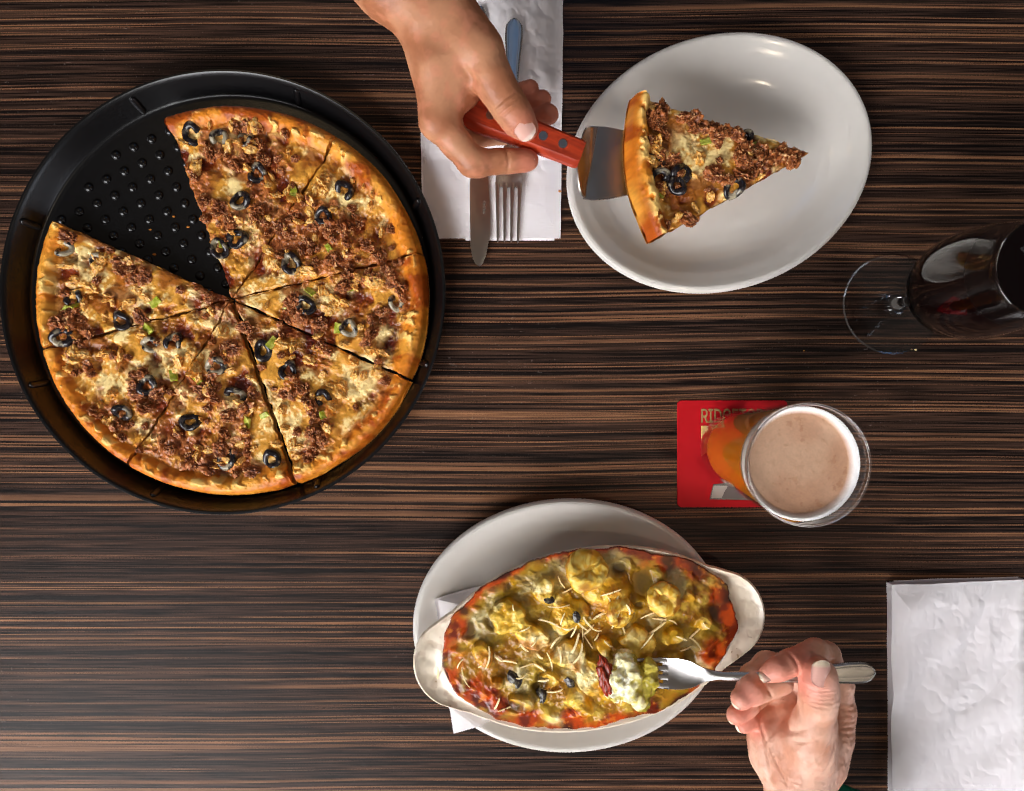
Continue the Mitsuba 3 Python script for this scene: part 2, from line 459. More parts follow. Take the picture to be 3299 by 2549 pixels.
def cut_mesh(a0, a1, R, seed, gap=.0006, nr=210):
    """One slice in the pizza's frame, apex at the origin; angles in radians."""
    half = (a1 - a0) / 2; am = (a0 + a1) / 2
    apex = np.array([math.cos(am), math.sin(am)]) * gap / math.sin(half)
    nt = int(R * 2 * half / .00085)
    rr = np.linspace(.0015, 1, nr); tt = np.linspace(0, 1, nt)
    A = a0 + (a1 - a0) * tt
    ring = np.stack([np.cos(A), np.sin(A), 0 * A], 1)
    Rw = (R - .0012) * (1 + .022 * (meshkit.fbm(ring * 5 + 3.3, 3, 9) - .5))
    r = rr[:, None] * Rw[None]
    th = np.broadcast_to(A[None], r.shape).copy()
    for e, sgn in ((0, 1), (nt - 1, -1)):                      # the cut edges wander a little
        wig = (meshkit.fbm(np.stack([rr * 26 + e, rr * 0 + seed, rr * 0], 1), 3, 4) - .5) * .0030
        wgt = np.exp(-np.abs(np.arange(nt) - e) * .0009 / .004)
        th += sgn * wgt[None] * wig[:, None] / np.maximum(r, .004)
    q = np.stack([apex[0] + r * np.cos(th), apex[1] + r * np.sin(th)], -1).reshape(-1, 2)
    z, c = slice_top(q, R, seed)
    dist = np.minimum(r * np.abs(th - a0), r * np.abs(a1 - th)).reshape(-1)
    z = z - .0016 * np.exp(-dist / .0012)
    V = np.column_stack([q, z])
    F = grid_faces(nr, nt)
    I = np.arange(nr * nt).reshape(nr, nt)
    loop = np.concatenate([I[:, 0], I[-1, 1:], I[::-1, -1][1:], I[0, ::-1][1:-1]])
    # side walls: lower ring slightly tucked in
    v2, f2, c2 = heightfield_wedge(V, loop, 0.0, c, COL['bread'])
    V = np.vstack([V, v2]); F = np.vstack([F, f2[:, ::1]]); c = np.vstack([c, c2])
    tm = trimesh.Trimesh(V, F, process=False)
    if tm.volume < 0: tm.invert()
    rv = np.linalg.norm(V[:, :2], axis=1) / R
    ang = np.arctan2(V[:, 1], V[:, 0])
    inn = (.892 if seed == 0 else .90) + .07 * (meshkit.fbm(np.stack([np.cos(ang), np.sin(ang), 0 * ang], 1) * 6 + seed, 3, 5) - .5)
    topm = (np.arange(len(V)) < nr * nt) & (rv < inn)
    return tm, c, topm[tm.faces].all(1)


def put_slice(key, tm, col, is_top):
    """the bread with its raised edge, and the baked layer of cheese and sauce on it, as two parts"""
    for name, sel in (('crust', ~is_top), ('cheese_layer', is_top)):
        f = tm.faces[sel]; ids, inv_ = np.unique(f, return_inverse=True)
        part(key, name, trimesh.Trimesh(tm.vertices[ids], inv_.reshape(-1, 3), process=False), 'mat_bread' if name == 'crust' else 'mat_wet', color=col[ids])


def crumble(seed, sub, kind='meat'):
    m = trimesh.creation.icosphere(sub, 1.0); p = np.array(m.vertices)
    n1 = meshkit.fbm(p * 1.5 + seed * 7.1, 3, seed); n2 = meshkit.fbm(p * 4.2 + seed * 3.3, 3, seed + 50); n3 = np.abs(meshkit.fbm(p * 7.5 + seed, 2, seed + 90) - .5) * 2
    if kind == 'meat':
        d = .95 + 1.1 * (n1 - .5) + .85 * (n2 - .5) - .35 * n3
        c = mixc(COL['meat'], COL['meat_d'], sstep(.40, .62, 1 - n2 + .3 * n3))
        c = mixc(c, COL['meat_r'], sstep(.52, .68, n1) * .7)
        c = mixc(c, COL['fleck'], sstep(.66, .74, n2) * .75)
    else:
        d = .95 + 1.5 * (n1 - .5) + 1.0 * (n2 - .5)
        c = mixc(mixc(COL['pale'], COL['cheese'], .3), COL['cheese'], sstep(.35, .6, n2))
        c = mixc(c, COL['meat_r'], sstep(.50, .72, 1 - n1) * .55)
    v = p * d[:, None] * ([1, .8, .62] if kind == 'meat' else [1.15, .8, .5])
    c = c * (.8 + .4 * meshkit.noise(p * 9 + seed))[:, None]
    return mikit.ply(trimesh.Trimesh(v, m.faces, process=False), 'mat_meat' if kind == 'meat' else 'mat_wet', smooth=True, color=c)


BIG = [crumble(s, 4) for s in range(8)]
SMALL = [crumble(s, 3) for s in range(20, 30)]
CURD = [crumble(s, 3, 'curd') for s in range(40, 50)]


def olive_ring(seed, coated):
    R1, r1 = 1.0, .50
    a, b = np.meshgrid(np.linspace(0, 2 * np.pi, 36, endpoint=False), np.linspace(0, 2 * np.pi, 14, endpoint=False), indexing='ij')
    rr = r1 * (1 + .16 * np.cos(b)); dist = 1 + .12 * np.sin(2 * a + seed) + .05 * np.sin(3 * a + seed * 2)
    x = (R1 * dist + rr * np.cos(b)) * np.cos(a); y = (R1 * dist + rr * np.cos(b)) * np.sin(a) * (.86 + .1 * math.sin(seed)); z = .72 * rr * np.sin(b) + .18 * np.sin(a * 1 + seed) + .25 * np.cos(2 * a + seed)
    V = np.stack([x, y, z], -1).reshape(-1, 3); n = 36
    F = grid_faces(n + 1, 14, True) % (n * 14)
    k = nz(V, 1.3, seed, 3)
    c = mixc(COL['olive'], COL['olive_g'], sstep(.5, .8, k) * .5)
    c = mixc(c, COL['film'], sstep(.62 - coated, .74 - coated, nz(V, 1.1, seed + 5, 3)) * .85)
    tm = trimesh.Trimesh(V, F, process=False)
    if tm.volume < 0: tm.invert()
    return mikit.ply(tm, 'mat_olive', smooth=True, color=c)


OLIVE = [olive_ring(s, cst) for s, cst in ((1, 0), (2, .03), (3, .10), (4, .2), (5, 0.0), (6, .14))]


def pepper(seed):
    m = trimesh.creation.box([2, 1.2, .5]); m = m.subdivide().subdivide().subdivide(); p = np.array(m.vertices)
    p = p + .5 * (np.stack([nz(p, .9, seed + k, 2) for k in range(3)], -1) - .5)
    p[:, 2] += .25 * p[:, 0] ** 2 * .4
    c = mixc(COL['green'], lin(196, 196, 92), sstep(.4, .65, nz(p, 1.4, seed, 3)))
    return mikit.ply(m.__class__(p, m.faces, process=False), 'mat_wet', smooth=True, color=c)


PEPPER = [pepper(s) for s in range(4)]


def rand_rot(rng, tilt=.5):
    a, b, c = rng.uniform(0, 2 * np.pi), rng.normal(0, tilt), rng.normal(0, tilt)
    return trimesh.transformations.euler_matrix(b, c, a)[:3, :3]


def dress_slice(key, M, a0, a1, R, seed, olives, peppers, rng, dens=1.0, meats=()):
    """toppings of one slice; M: slice frame (apex at origin of the pizza) -> world; olives and peppers in the slice's frame"""
    def top(q):
        return float(slice_top(np.array([q]), R, seed)[0][0])

    def inside(q, m=.0022):
        r, a = math.hypot(*q), math.atan2(q[1], q[0])
        a = (a - a0) % (2 * math.pi) + a0
        return r < .90 * R and r * math.sin(min(max(a - a0, 0), 1.5)) > m and a < a1 and r * math.sin(min(max(a1 - a, 0), 1.5)) > m
    pts = []
    area = .5 * (a1 - a0) * (.88 * R) ** 2

    def scatter(n, fn):
        out, tries = [], 0
        while len(out) < n and tries < 60 * n:
            tries += 1
            r, a = .9 * R * math.sqrt(rng.random()), rng.uniform(a0, a1)
            q = (r * math.cos(a), r * math.sin(a))
            if inside(q) and rng.random() < fn(np.array([q]))[0]:
                out.append(q)
        return out
    meaty = lambda q: sstep(.515, .61, nz(q, 38, 91 + seed, 3))
    olives = [q for q in olives if inside(q, .005)]
    for q in olives:
        s = rng.uniform(.0056, .0068)
        again(key, 'olive_ring', OLIVE[rng.integers(len(OLIVE))], M @ mat4((q[0], q[1], top(q) + .0012), R=rand_rot(rng, .14), scale=(s, s, s * 1.1)))
    for q in peppers:
        again(key, 'green_pepper', PEPPER[rng.integers(4)], M @ mat4((q[0], q[1], top(q) + .0008), R=rand_rot(rng, .3), scale=rng.uniform(.0036, .0056)))
    for q in meats:
        if inside(q, .0012):
            again(key, 'sausage_chunk', BIG[rng.integers(8)], M @ mat4((q[0], q[1], top(q) + .0018), R=rand_rot(rng, .6), scale=rng.uniform(.0060, .0095)))
    far = lambda q: all(math.hypot(q[0] - o[0], q[1] - o[1]) > .007 for o in olives)
    for q in scatter(int(14 * dens), meaty):
        if far(q):
            again(key, 'sausage_chunk', BIG[rng.integers(8)], M @ mat4((q[0], q[1], top(q) + .0004), R=rand_rot(rng, .5), scale=rng.uniform(.0052, .0092)))
    for q in scatter(int(30 * dens), lambda q: .07 + meaty(q)):
        if far(q) or rng.random() < .3:
            again(key, 'sausage_crumb', SMALL[rng.integers(10)], M @ mat4((q[0], q[1], top(q) + .0014), R=rand_rot(rng, .9), scale=rng.uniform(.0030, .0058)))
    for q in scatter(int(28 * dens), lambda q: .05 + .8 * sstep(.46, .6, nz(q, 44, 97 + seed, 3))):
        again(key, 'cheese_curd', CURD[rng.integers(10)], M @ mat4((q[0], q[1], top(q) + .0014), R=rand_rot(rng, .9), scale=rng.uniform(.0026, .0060)))


PR = .1745
ZP = .0046
cut_px = [(540, 395), (1085, 447), (1345, 820), (1320, 1225), (948, 1548), (445, 1455), (150, 1125), (180, 712)]
cut_ang = []
for x, y in cut_px:
    q = P(x, y, .016)[:2] - PIZC
    cut_ang.append(math.atan2(q[1], q[0]))
cut_ang = np.unwrap(np.array(cut_ang))
olive_px = [
    [(622, 435), (710, 449), (793, 446), (781, 650), (770, 773), (715, 805), (830, 560)],
    [(1110, 616), (941, 850), (1133, 873), (1045, 700)],
    [(1277, 974), (1125, 1057), (1125, 1118), (985, 985)],
    [(926, 1193), (960, 1030), (1042, 1284), (850, 1130)],
    [(733, 1480), (876, 1480), (755, 1277), (619, 1360), (700, 1180)],
    [(483, 1242), (400, 1330), (363, 1390), (559, 1103), (483, 1110), (372, 1422)],
    [(207, 1088), (249, 1113), (390, 1035), (234, 960), (310, 838), (506, 872), (205, 800)]]
pepper_px = [[(944, 619), (730, 790)], [(1000, 940), (1060, 800)], [(929, 994), (1088, 1057), (1130, 930)], [(1042, 1337), (880, 1105)],
             [(854, 1337), (801, 1360), (640, 1225)], [(560, 1210), (480, 1060)], [(503, 975), (227, 1005), (240, 985)]]
slice_labels = ['pizza slice at the top of the pan, right of the empty gap', 'pizza slice at the upper right of the pan', 'pizza slice at the far right of the pan',
                'pizza slice at the lower right of the pan, right of the wide cut', 'pizza slice at the bottom of the pan, left of the wide cut', 'pizza slice at the lower left of the pan',
                'pizza slice at the left of the pan, below the empty gap']
shift = [(0, 0), (.0005, .0004), (.001, 0), (.0022, -.0012), (-.0012, -.0016), (-.0012, -.0008), (-.0010, .0002)]
for k in range(7):
    a1, a0 = cut_ang[k], cut_ang[k + 1]
    rng = np.random.default_rng(100 + k)
    key = thing('pizza_slice', slice_labels[k], 'pizza slice', 'slices of pizza left in the pan')
    tm, col, topf_ = cut_mesh(a0, a1, PR, 0)
    loc = np.array([PIZC[0] + shift[k][0], PIZC[1] + shift[k][1], ZP])
    tm.vertices = tm.vertices + loc
    put_slice(key, tm, col, topf_)
    M = mat4(loc)
    conv = lambda L: [tuple((P(x, y, .016) - loc)[:2]) for x, y in L]
    dress_slice(key, M, a0, a1, PR, 0, conv(olive_px[k]), conv(pepper_px[k]), rng)


# ------------------------------------------------------------------ oval plates
def ellipse_ring(a, b, z, n=160):
    t = np.linspace(0, 2 * np.pi, n, endpoint=False)
    return np.stack([a * np.cos(t), b * np.sin(t), np.full(n, z)], -1)


def plate_mesh(a, b):
    pr = [(.30, .0030), (.56, .0030), (.64, .0034), (.71, .0052), (.77, .0088), (.82, .0132), (.865, .0174), (.91, .0206), (.945, .0232), (.965, .0242), (.982, .0238), (.994, .0220), (1.0, .0194), (.996, .0176), (.975, .0166),
          (.93, .0150), (.87, .0125), (.80, .0085), (.72, .0030), (.66, .0010), (.64, .0002), (.60, .0002), (.585, .0012), (.30, .0012)]
    off = lambda s: (1 - s) * .138                                # the rim keeps an even width all round
    P0 = np.array(pr)
    up, dn = spline(P0[:11], 60), P0[10:]
    prof = np.vstack([up, spline(dn, 50)])
    return loft([ellipse_ring(a - off(s) * (1 if s > .45 else a / .138), b - off(s) * (1 if s > .45 else b / .138), z) for s, z in prof if s > .45 or True])


def place(tm, loc, rz):
    tm.apply_transform(mat4(loc, rz)); return tm


PLA, PLB = .1385, .1128
c = P(2319, 523, .022)
plate_a = thing('oval_plate', 'white oval plate at the upper right with a pizza slice held over it', 'plate', 'oval white plates')
put(plate_a, place(plate_mesh(PLA, PLB), (c[0], c[1], .0002), math.radians(20)), 'mat_porcelain', 50)
c = P(1832, 2017, .022)
plate_b = thing('oval_plate', 'white oval plate at the bottom under the baking dish', 'plate', 'oval white plates')
put(plate_b, place(plate_mesh(PLA, PLB), (c[0], c[1], .0002), math.radians(2)), 'mat_porcelain', 50)
PLB_C = c


# ------------------------------------------------------------------ napkins
def napkin(corners, zfun, nx, ny, thick=.0011):
    """corners: four (x,y) points tl, tr, br, bl; zfun(uv, xy) -> extra height"""
    tl, tr, br, bl = [np.asarray(q, float) for q in corners]
    u, v = np.meshgrid(np.linspace(0, 1, nx), np.linspace(0, 1, ny), indexing='ij')
    xy = (tl * (1 - u[..., None]) + tr * u[..., None]) * (1 - v[..., None]) + (bl * (1 - u[..., None]) + br * u[..., None]) * v[..., None]
    uv = np.stack([u, v], -1).reshape(-1, 2); xy = xy.reshape(-1, 2)
    edge = np.minimum(np.minimum(u, 1 - u), np.minimum(v, 1 - v)).reshape(-1)
    nrm = (np.stack([nz(xy, 26, 3, 2), nz(xy, 26, 5, 2)], -1) - .5) * .0024
    xy2 = xy + nrm
    z = thick + zfun(uv, xy)
    V = np.column_stack([xy2, z]); F = grid_faces(nx, ny)
    I = np.arange(nx * ny).reshape(nx, ny)
    loop = np.concatenate([I[:, 0], I[-1, 1:], I[::-1, -1][1:], I[0, ::-1][1:-1]])
    v2, f2, _ = heightfield_wedge(V, loop, .0001, V, np.zeros(3))
    tm = trimesh.Trimesh(np.vstack([V, v2]), np.vstack([F, f2]), process=False)
    if tm.volume < 0: tm.invert()
    return tm


def ridged(xy, f, seed, o=3):
    return 1 - np.abs(2 * nz(xy, f, seed, o) - 1)


def dots(xy, ang=0.0, step=.0022):
    ca, sa = math.cos(ang), math.sin(ang)
    x = xy[:, 0] * ca + xy[:, 1] * sa; y = -xy[:, 0] * sa + xy[:, 1] * ca
    row = np.floor(y / step)
    return np.clip(np.cos(2 * np.pi * (x / step + .5 * (row % 2))), 0, 1) * np.clip(np.cos(2 * np.pi * (y / step - .5)), 0, 1)


def nap1(uv, xy):
    wq = xy + .014 * (np.stack([nz(xy, 22, 51, 2), nz(xy, 22, 52, 2)], -1) - .5)
    cr = .0150 * np.abs(nz(wq * [1.0, .6], 26, 7, 3) - .5) + .0085 * np.abs(nz(wq, 62, 8, 3) - .5) + .0012 * np.abs(nz(xy, 160, 17, 2) - .5) + .0050 * nz(xy, 14, 9, 2)
    sm = sstep(.02, .14, np.minimum(1 - uv[:, 1], np.minimum(uv[:, 0], 1 - uv[:, 0])))
    em = sstep(.62, .68, uv[:, 1]) * sstep(.0, .01, uv[:, 0])
    border = np.clip(sstep(.945, .955, uv[:, 0]) + sstep(.05, .04, uv[:, 0]), 0, 1)
    return cr * (.25 + .75 * sm) * np.clip(1.25 - em, .3, 1) + .0005 * dots(xy) * np.clip(em * (uv[:, 0] > .2) + border * (uv[:, 1] > .55), 0, 1)


nk = thing('paper_napkin', 'white paper napkin under the knife and fork, with embossed dots', 'napkin', 'white paper napkins')
put(nk, napkin([P(1352, 4)[:2], P(1815, 2)[:2], P(1806, 770)[:2], P(1362, 768)[:2]], nap1, 240, 420), 'mat_paper', 40)
lay = napkin([P(1520, -8)[:2], P(1812, -10)[:2], P(1786, 777)[:2], P(1500, 775)[:2]], lambda uv, xy: -.0004 + 0 * uv[:, 0], 60, 60, .0008)
part(nk, 'lower_fold', lay, 'mat_paper', 40)


def nap2(uv, xy):
    rel = xy - P(3080, 2200)[:2]
    d1 = rel @ np.array([math.cos(math.radians(-32)), math.sin(math.radians(-32))]); d2 = rel @ np.array([math.sin(math.radians(32)), math.cos(math.radians(32))])
    s = np.stack([d1, d2 * .22], 1)
    wq = xy + .020 * (np.stack([nz(xy, 14, 53, 2), nz(xy, 14, 54, 2)], -1) - .5)
    wr = wq - P(3080, 2200)[:2]
    s = np.stack([wr @ np.array([.83, -.55]), (wr @ np.array([.55, .83])) * .30], 1)
    folds = .0230 * np.abs(nz(s, 24, 27, 2) - .5) + .0150 * nz(s, 34, 29, 2)
    crk = (.0024 * np.abs(nz(wq, 60, 31, 3) - .5) + .0016 * np.abs(nz(xy, 130, 32, 2) - .5)) * (.7 + .3 * sstep(.45, .65, nz(xy, 16, 33, 2)))
    em = (uv[:, 1] > .80) * sstep(.1, .4, uv[:, 0]) + (uv[:, 0] < .07) * (uv[:, 1] > .08) * (uv[:, 1] < .30) + (uv[:, 0] > .96)
    sm = sstep(-.03, .10, np.minimum(uv[:, 1], np.minimum(uv[:, 0], 1 - uv[:, 0])))
    return (folds + crk) * (.62 + .38 * sm) + .0003 * dots(xy) * np.clip(em, 0, 1)


nk2 = thing('paper_napkin', 'creased white paper napkin alone at the lower right corner of the table', 'napkin', 'white paper napkins')
put(nk2, napkin([P(2856, 1874)[:2], P(3286, 1861)[:2], P(3312, 2660)[:2], P(2862, 2660)[:2]], nap2, 240, 420), 'mat_paper', 40)
lay = napkin([P(2880, 1869)[:2], P(3280, 1857)[:2], P(3306, 2650)[:2], P(2890, 2650)[:2]], lambda uv, xy: 0 * uv[:, 0], 40, 40, .0007)
part(nk2, 'lower_fold', lay, 'mat_paper', 40)


def nap3(uv, xy):
    return .0012 * nz(xy, 25, 41, 2) + .0003 * dots(xy, .4) * np.clip((uv[:, 0] < .14) * 1.0 + (uv[:, 1] > .9), 0, 1)


ZN = .0034
nk3 = thing('paper_napkin', 'small folded paper napkin between the lower plate and the baking dish', 'napkin', 'white paper napkins')
tm = napkin([P(1408, 1912, ZN)[:2], P(2165, 1766, ZN)[:2], P(2200, 2110, ZN)[:2], P(1470, 2320, ZN)[:2]], nap3, 260, 170, .0008)
v = np.array(tm.vertices)
# the sheet follows the plate: up over its curved side where it reaches beyond the flat
loc = v[:, :2] - PLB_C[:2]; aa = math.radians(2)
lx, ly = loc[:, 0] * math.cos(aa) + loc[:, 1] * math.sin(aa), -loc[:, 0] * math.sin(aa) + loc[:, 1] * math.cos(aa)
tt_ = np.arctan2(ly / PLB, lx / PLA); e = np.hypot(lx / PLA, ly / PLB)
Rl = np.hypot(PLA * np.cos(tt_), PLB * np.sin(tt_))
sp = 1 - (1 - e) * Rl / .138
v[:, 2] += .0012 + np.interp(sp, [.64, .71, .77, .82, .865, .91, .945, .965], [.0034, .0052, .0088, .0132, .0174, .0206, .0232, .0242])
put(nk3, trimesh.Trimesh(v, tm.faces, process=False), 'mat_paper', 40)


# ------------------------------------------------------------------ cutlery
def fork_meshes(path, up, head=.032, wid=.0122, tine=.050):
    """path (n,3) from the tine tips to the handle's end; arrays of even steps. Returns body, tines."""
    n = len(path)
    seg = np.r_[0, np.cumsum(np.linalg.norm(np.diff(path, axis=0), axis=1))]
    L = seg[-1]
    at = lambda d: np.array([np.interp(d, seg, path[:, k]) for k in range(3)])
    d = np.r_[np.linspace(tine, tine + head + .02, 26), np.linspace(tine + head + .026, L, 60)]
    pts = np.array([at(x) for x in d])
    xs = np.array([0, tine, tine + head * .45, tine + head * .8, tine + head * 1.05, tine + head * 1.4, L * .55, L * .8, L - .018, L - .007, L - .0025, L])
    ws = np.array([wid, wid * .98, wid, wid * .82, wid * .45, .0031, .0034, .0060, .0080, .0078, .0056, .0012])
    w = np.interp(d, xs, ws)
    w = np.convolve(np.pad(w, 2, mode='edge'), [.1, .2, .4, .2, .1], 'valid'); w[-1] = .0012
    fh = lambda s: np.interp(s * (len(d) - 1), np.arange(len(d)), d)

    def top(t, s):
        x = fh(s)
        cup = -.0022 * (1 - t * t) * sstep(tine + head * 1.3, tine + head * .6, x)
        rim = .0006 * sstep(.55, .68, np.abs(t)) * sstep(.96, .86, np.abs(t)) * sstep(L * .62, L * .72, x)
        dome = .0010 * (1 - t * t) * sstep(tine + head * .9, tine + head * 1.5, x)
        return .0009 + cup + rim + dome

    def bot(t, s):
        x = fh(s)
        return -.0009 - .0022 * (1 - t * t) * sstep(tine + head * 1.3, tine + head * .6, x)
    body = strip(pts, w, w, top, bot, up, 25)
    tines = []
    tan = unit(at(tine + .02) - at(tine)); lat = unit(np.cross(tan, up))
    for k in range(4):
        o = (k - 1.5) / 1.5
        dd = np.linspace(0, tine + .004, 26)
        c0 = np.array([at(x) for x in dd]) + lat * (o * (wid - .0020)) * np.linspace(.90, 1.0, 26)[:, None]
        tw = np.interp(dd, [0, .0015, .006, tine * .7, tine, tine + .004], [.0005, .0009, .0011, .0016, .0021, .0023])
        tines.append(strip(c0, tw, tw, lambda t, s: .0008 - .0004 * t * t - .0007 * (1 - o * o) * s, lambda t, s: -.0008 + .0004 * t * t - .0007 * (1 - o * o) * s, up, 7))
    return body, tines


def add_fork(key, path, up, **kw):
    body, tines = fork_meshes(path, np.asarray(up, float), **kw)
    part(key, 'handle', body, 'mat_steel', 50)
    for t in tines: part(key, 'tine', t, 'mat_steel', 50)


fk = thing('fork', 'steel fork lying face up on the napkin, beside the knife', 'fork', 'steel forks')
zb = .0046
fp = [P(1636, 783, .0030), P(1637, 720, .0045), P(1638, 655, .0062), P(1639, 600, .0074), P(1641, 540, .0100), P(1646, 400, .0128), P(1652, 220, .0092), P(1657, 62, .0066)]
add_fork(fk, spline(fp, 200), (0, 0, 1))

kn = thing('knife', 'steel table knife with a serrated edge lying beside the fork', 'knife')
kp = spline([P(1546, 858, .0052), P(1540, 700, .0054), P(1535, 560, .0056), P(1538, 400, .0060), P(1543, 200, .0066), P(1548, 25, .0066)], 420)
L = np.linspace(0, 1, 420)
# the back of the blade is straight (right), the edge bulges to the left with teeth
right = np.interp(L, [0, .01, .03, .08, .20, .36, .46, .52, 1], [.0010, .0040, .0062, .0078, .0072, .0060, .0042, .0048, .0066]) * 1.0
left = np.interp(L, [0, .01, .04, .12, .22, .34, .42, .47, .52, .97, 1], [.0010, .0028, .0062, .0104, .0118, .0112, .0100, .0050, .0046, .0064, .0030])
teeth = np.where((L > .02) & (L < .34), np.abs(((L * 420 / 4.6) % 1) - .5) * .0012, 0)
right[-4:] *= [.9, .75, .5, .2]
blade_end = 190
part(kn, 'blade', strip(kp[:blade_end], right[:blade_end], (left - teeth)[:blade_end], lambda t, s: .0009 - .0007 * np.clip(t, 0, 1) ** 2, lambda t, s: -.0009 + .0007 * np.clip(t, 0, 1) ** 2, (0, 0, 1), 13), 'mat_steel', 30)
part(kn, 'handle', strip(kp[blade_end:], right[blade_end:], left[blade_end:], lambda t, s: .0030 * np.sqrt(np.clip(1 - t * t * .9, 0, 1)), lambda t, s: -.0028 * np.sqrt(np.clip(1 - t * t * .9, 0, 1)), (0, 0, 1), 13), 'mat_steel', 50)
txt = meshkit.text_mesh('CHINA', .0026, .0002)
txt.apply_transform(mat4((P(1556, 655)[0], P(1556, 655)[1], .0063), -math.pi / 2))
scene['mat_stamp'] = principled(C(120, 112, 104), .6, .3)
part(kn, 'stamp', txt, 'mat_stamp', False)

# ------------------------------------------------------------------ pizza server
sv = thing('pizza_server', 'pizza server with a riveted red wooden handle and a steel blade', 'server')
h0, h1 = P(1484, 346, .080), P(1872, 500, .070)
hp = h0 + (h1 - h0) * np.linspace(0, 1, 60)[:, None]
s = np.linspace(0, 1, 60)
hw = np.interp(s, [0, .015, .04, .09, .18, .5, .85, .97, 1], [.0040, .0085, .0112, .0132, .0142, .0128, .0118, .0118, .0108])
topf = lambda t, s: .0078 - .0062 * sstep(.66, 1.0, np.abs(t)) - .004 * sstep(.08, 0, s) ** 2
put_h = strip(hp, hw, hw, topf, lambda t, s: -topf(t, s), (0, 0, 1), 31)
hk = part(sv, 'handle', put_h, 'mat_red_wood', 24)
hd = unit(h1 - h0); hu = unit(np.cross(np.cross(hd, [0, 0, 1]), hd))
for px, py in ((1748, 443), (1812, 468), (1580, 375)):
    q = P(px, py, .083)
    t_ = np.dot(q - h0, hd); c0 = h0 + hd * t_ + hu * .0079
    cyl = trimesh.creation.cylinder(.0036, .0010, sections=32)
    cyl.apply_transform(trimesh.geometry.align_vectors([0, 0, 1], hu)); cyl.apply_translation(c0)
    part(hk, 'rivet', cyl, 'mat_steel', 30)
# blade: short sloping neck, then the flat blade under the slice
bc0 = P(1862, 500, .070); bc1 = P(1893, 522, .056); bc2 = P(1905, 528, .0530); bc3 = P(2330, 520, .036)
bp = np.vstack([spline([bc0, bc1, bc2], 14)[:-1], spline([bc2, (bc2 + bc3) / 2, bc3], 40)])
sb = np.r_[0, np.cumsum(np.linalg.norm(np.diff(bp, axis=0), axis=1))]
nb = len(bp)
wl = np.interp(sb, [0, .004, .010, .022, .035, sb[-1] * .8, sb[-1] - .004, sb[-1]], [.010, .0135, .026, .0315, .031, .016, .008, .002])
wr = np.interp(sb, [0, .004, .010, .022, .035, sb[-1] * .8, sb[-1] - .004, sb[-1]], [.0115, .024, .0295, .0305, .030, .016, .008, .002])
part(sv, 'blade', strip(bp, wl, wr, lambda t, s: .0007 + 0 * t, lambda t, s: -.0007 + 0 * t, (0, 0, 1), 15), 'mat_steel', 25)

# ------------------------------------------------------------------ the slice on the server
ssl = thing('pizza_slice', 'single pizza slice lifted on the server above the white plate', 'pizza slice')
SR = .160
ha = math.radians(22.4)
tm, col, topf_ = cut_mesh(math.pi - ha, math.pi + ha, SR, 40)
tip, cr_ = P(2590, 508, .037), P(1990, 566, .0535)
dx = unit(tip - cr_); uy = unit(np.cross([0, 0, 1], dx)); uz = np.cross(dx, uy)
Rm = np.stack([dx, uy, uz], 1)
MS = np.eye(4); MS[:3, :3] = Rm; MS[:3, 3] = tip + uz * .0016
tm.apply_transform(MS)
put_slice(ssl, tm, col, topf_)
inv = np.linalg.inv(MS)


def on_slice(L):
    out = []
    for x, y in L:
        q = inv @ np.r_[P(x, y, .055), 1]; out.append((q[0], q[1]))
    return out


dress_slice(ssl, MS, math.pi - ha, math.pi + ha, SR, 40, on_slice([(2102, 538), (2110, 588), (2170, 608), (2185, 570), (2118, 735), (2355, 610), (2400, 445)]), on_slice([(2120, 640), (2265, 465), (2430, 465)]), np.random.default_rng(7), 1.0,
            on_slice([(2545, 500), (2515, 496), (2490, 510), (2560, 507), (2455, 535), (2420, 560), (2190, 392), (2225, 402), (2255, 412), (2290, 420), (2325, 432), (2365, 440), (2230, 425), (2300, 450), (2180, 735), (2205, 715), (2330, 590), (2290, 570), (2385, 575)]))

# ------------------------------------------------------------------ coaster and beer
co = thing('coaster', 'square red cardboard coaster with tan lettering under the beer glass', 'coaster')
xa, ya = P(2181, 1290)[:2]; xb, yb = P(2535, 1634)[:2]
put(co, rounded_poly(Polygon([(xa, yb), (xb, yb), (xb, ya), (xa, ya)]).buffer(-.004).buffer(.004), .0015, .0004), 'mat_coaster', 30)
ZC = .0015
letters = meshkit.text_mesh('RIDGETOP', .0122, .0002, bold=True)
ext = letters.bounds
x0, y0 = P(2257, 1361)[:2]; x1, _ = P(2457, 1361)[:2]
letters.apply_transform(np.diag([(x1 - x0) / (ext[1, 0] - ext[0, 0]), 1, 1, 1.0])); letters.apply_translation([x0 - letters.bounds[0, 0], y0, ZC + .00005])
part(co, 'lettering', letters, 'mat_print_tan', False)


def flat(pts, z, h=.0002):
    m = trimesh.creation.extrude_polygon(Polygon([P(x, y)[:2] for x, y in pts]), h, engine='earcut'); m.apply_translation([0, 0, z]); return m


part(co, 'print_block', flat([(2257, 1372), (2457, 1372), (2457, 1445), (2330, 1445), (2330, 1420), (2257, 1470)], ZC + .00005), 'mat_print_cream', False)
part(co, 'print_band', flat([(2296, 1560), (2480, 1540), (2480, 1612), (2284, 1608)], ZC + .00005), 'mat_print_grey', False)
part(co, 'print_patch', flat([(2297, 1564), (2342, 1564), (2322, 1604), (2289, 1604)], ZC + .0003), 'mat_print_light', False)

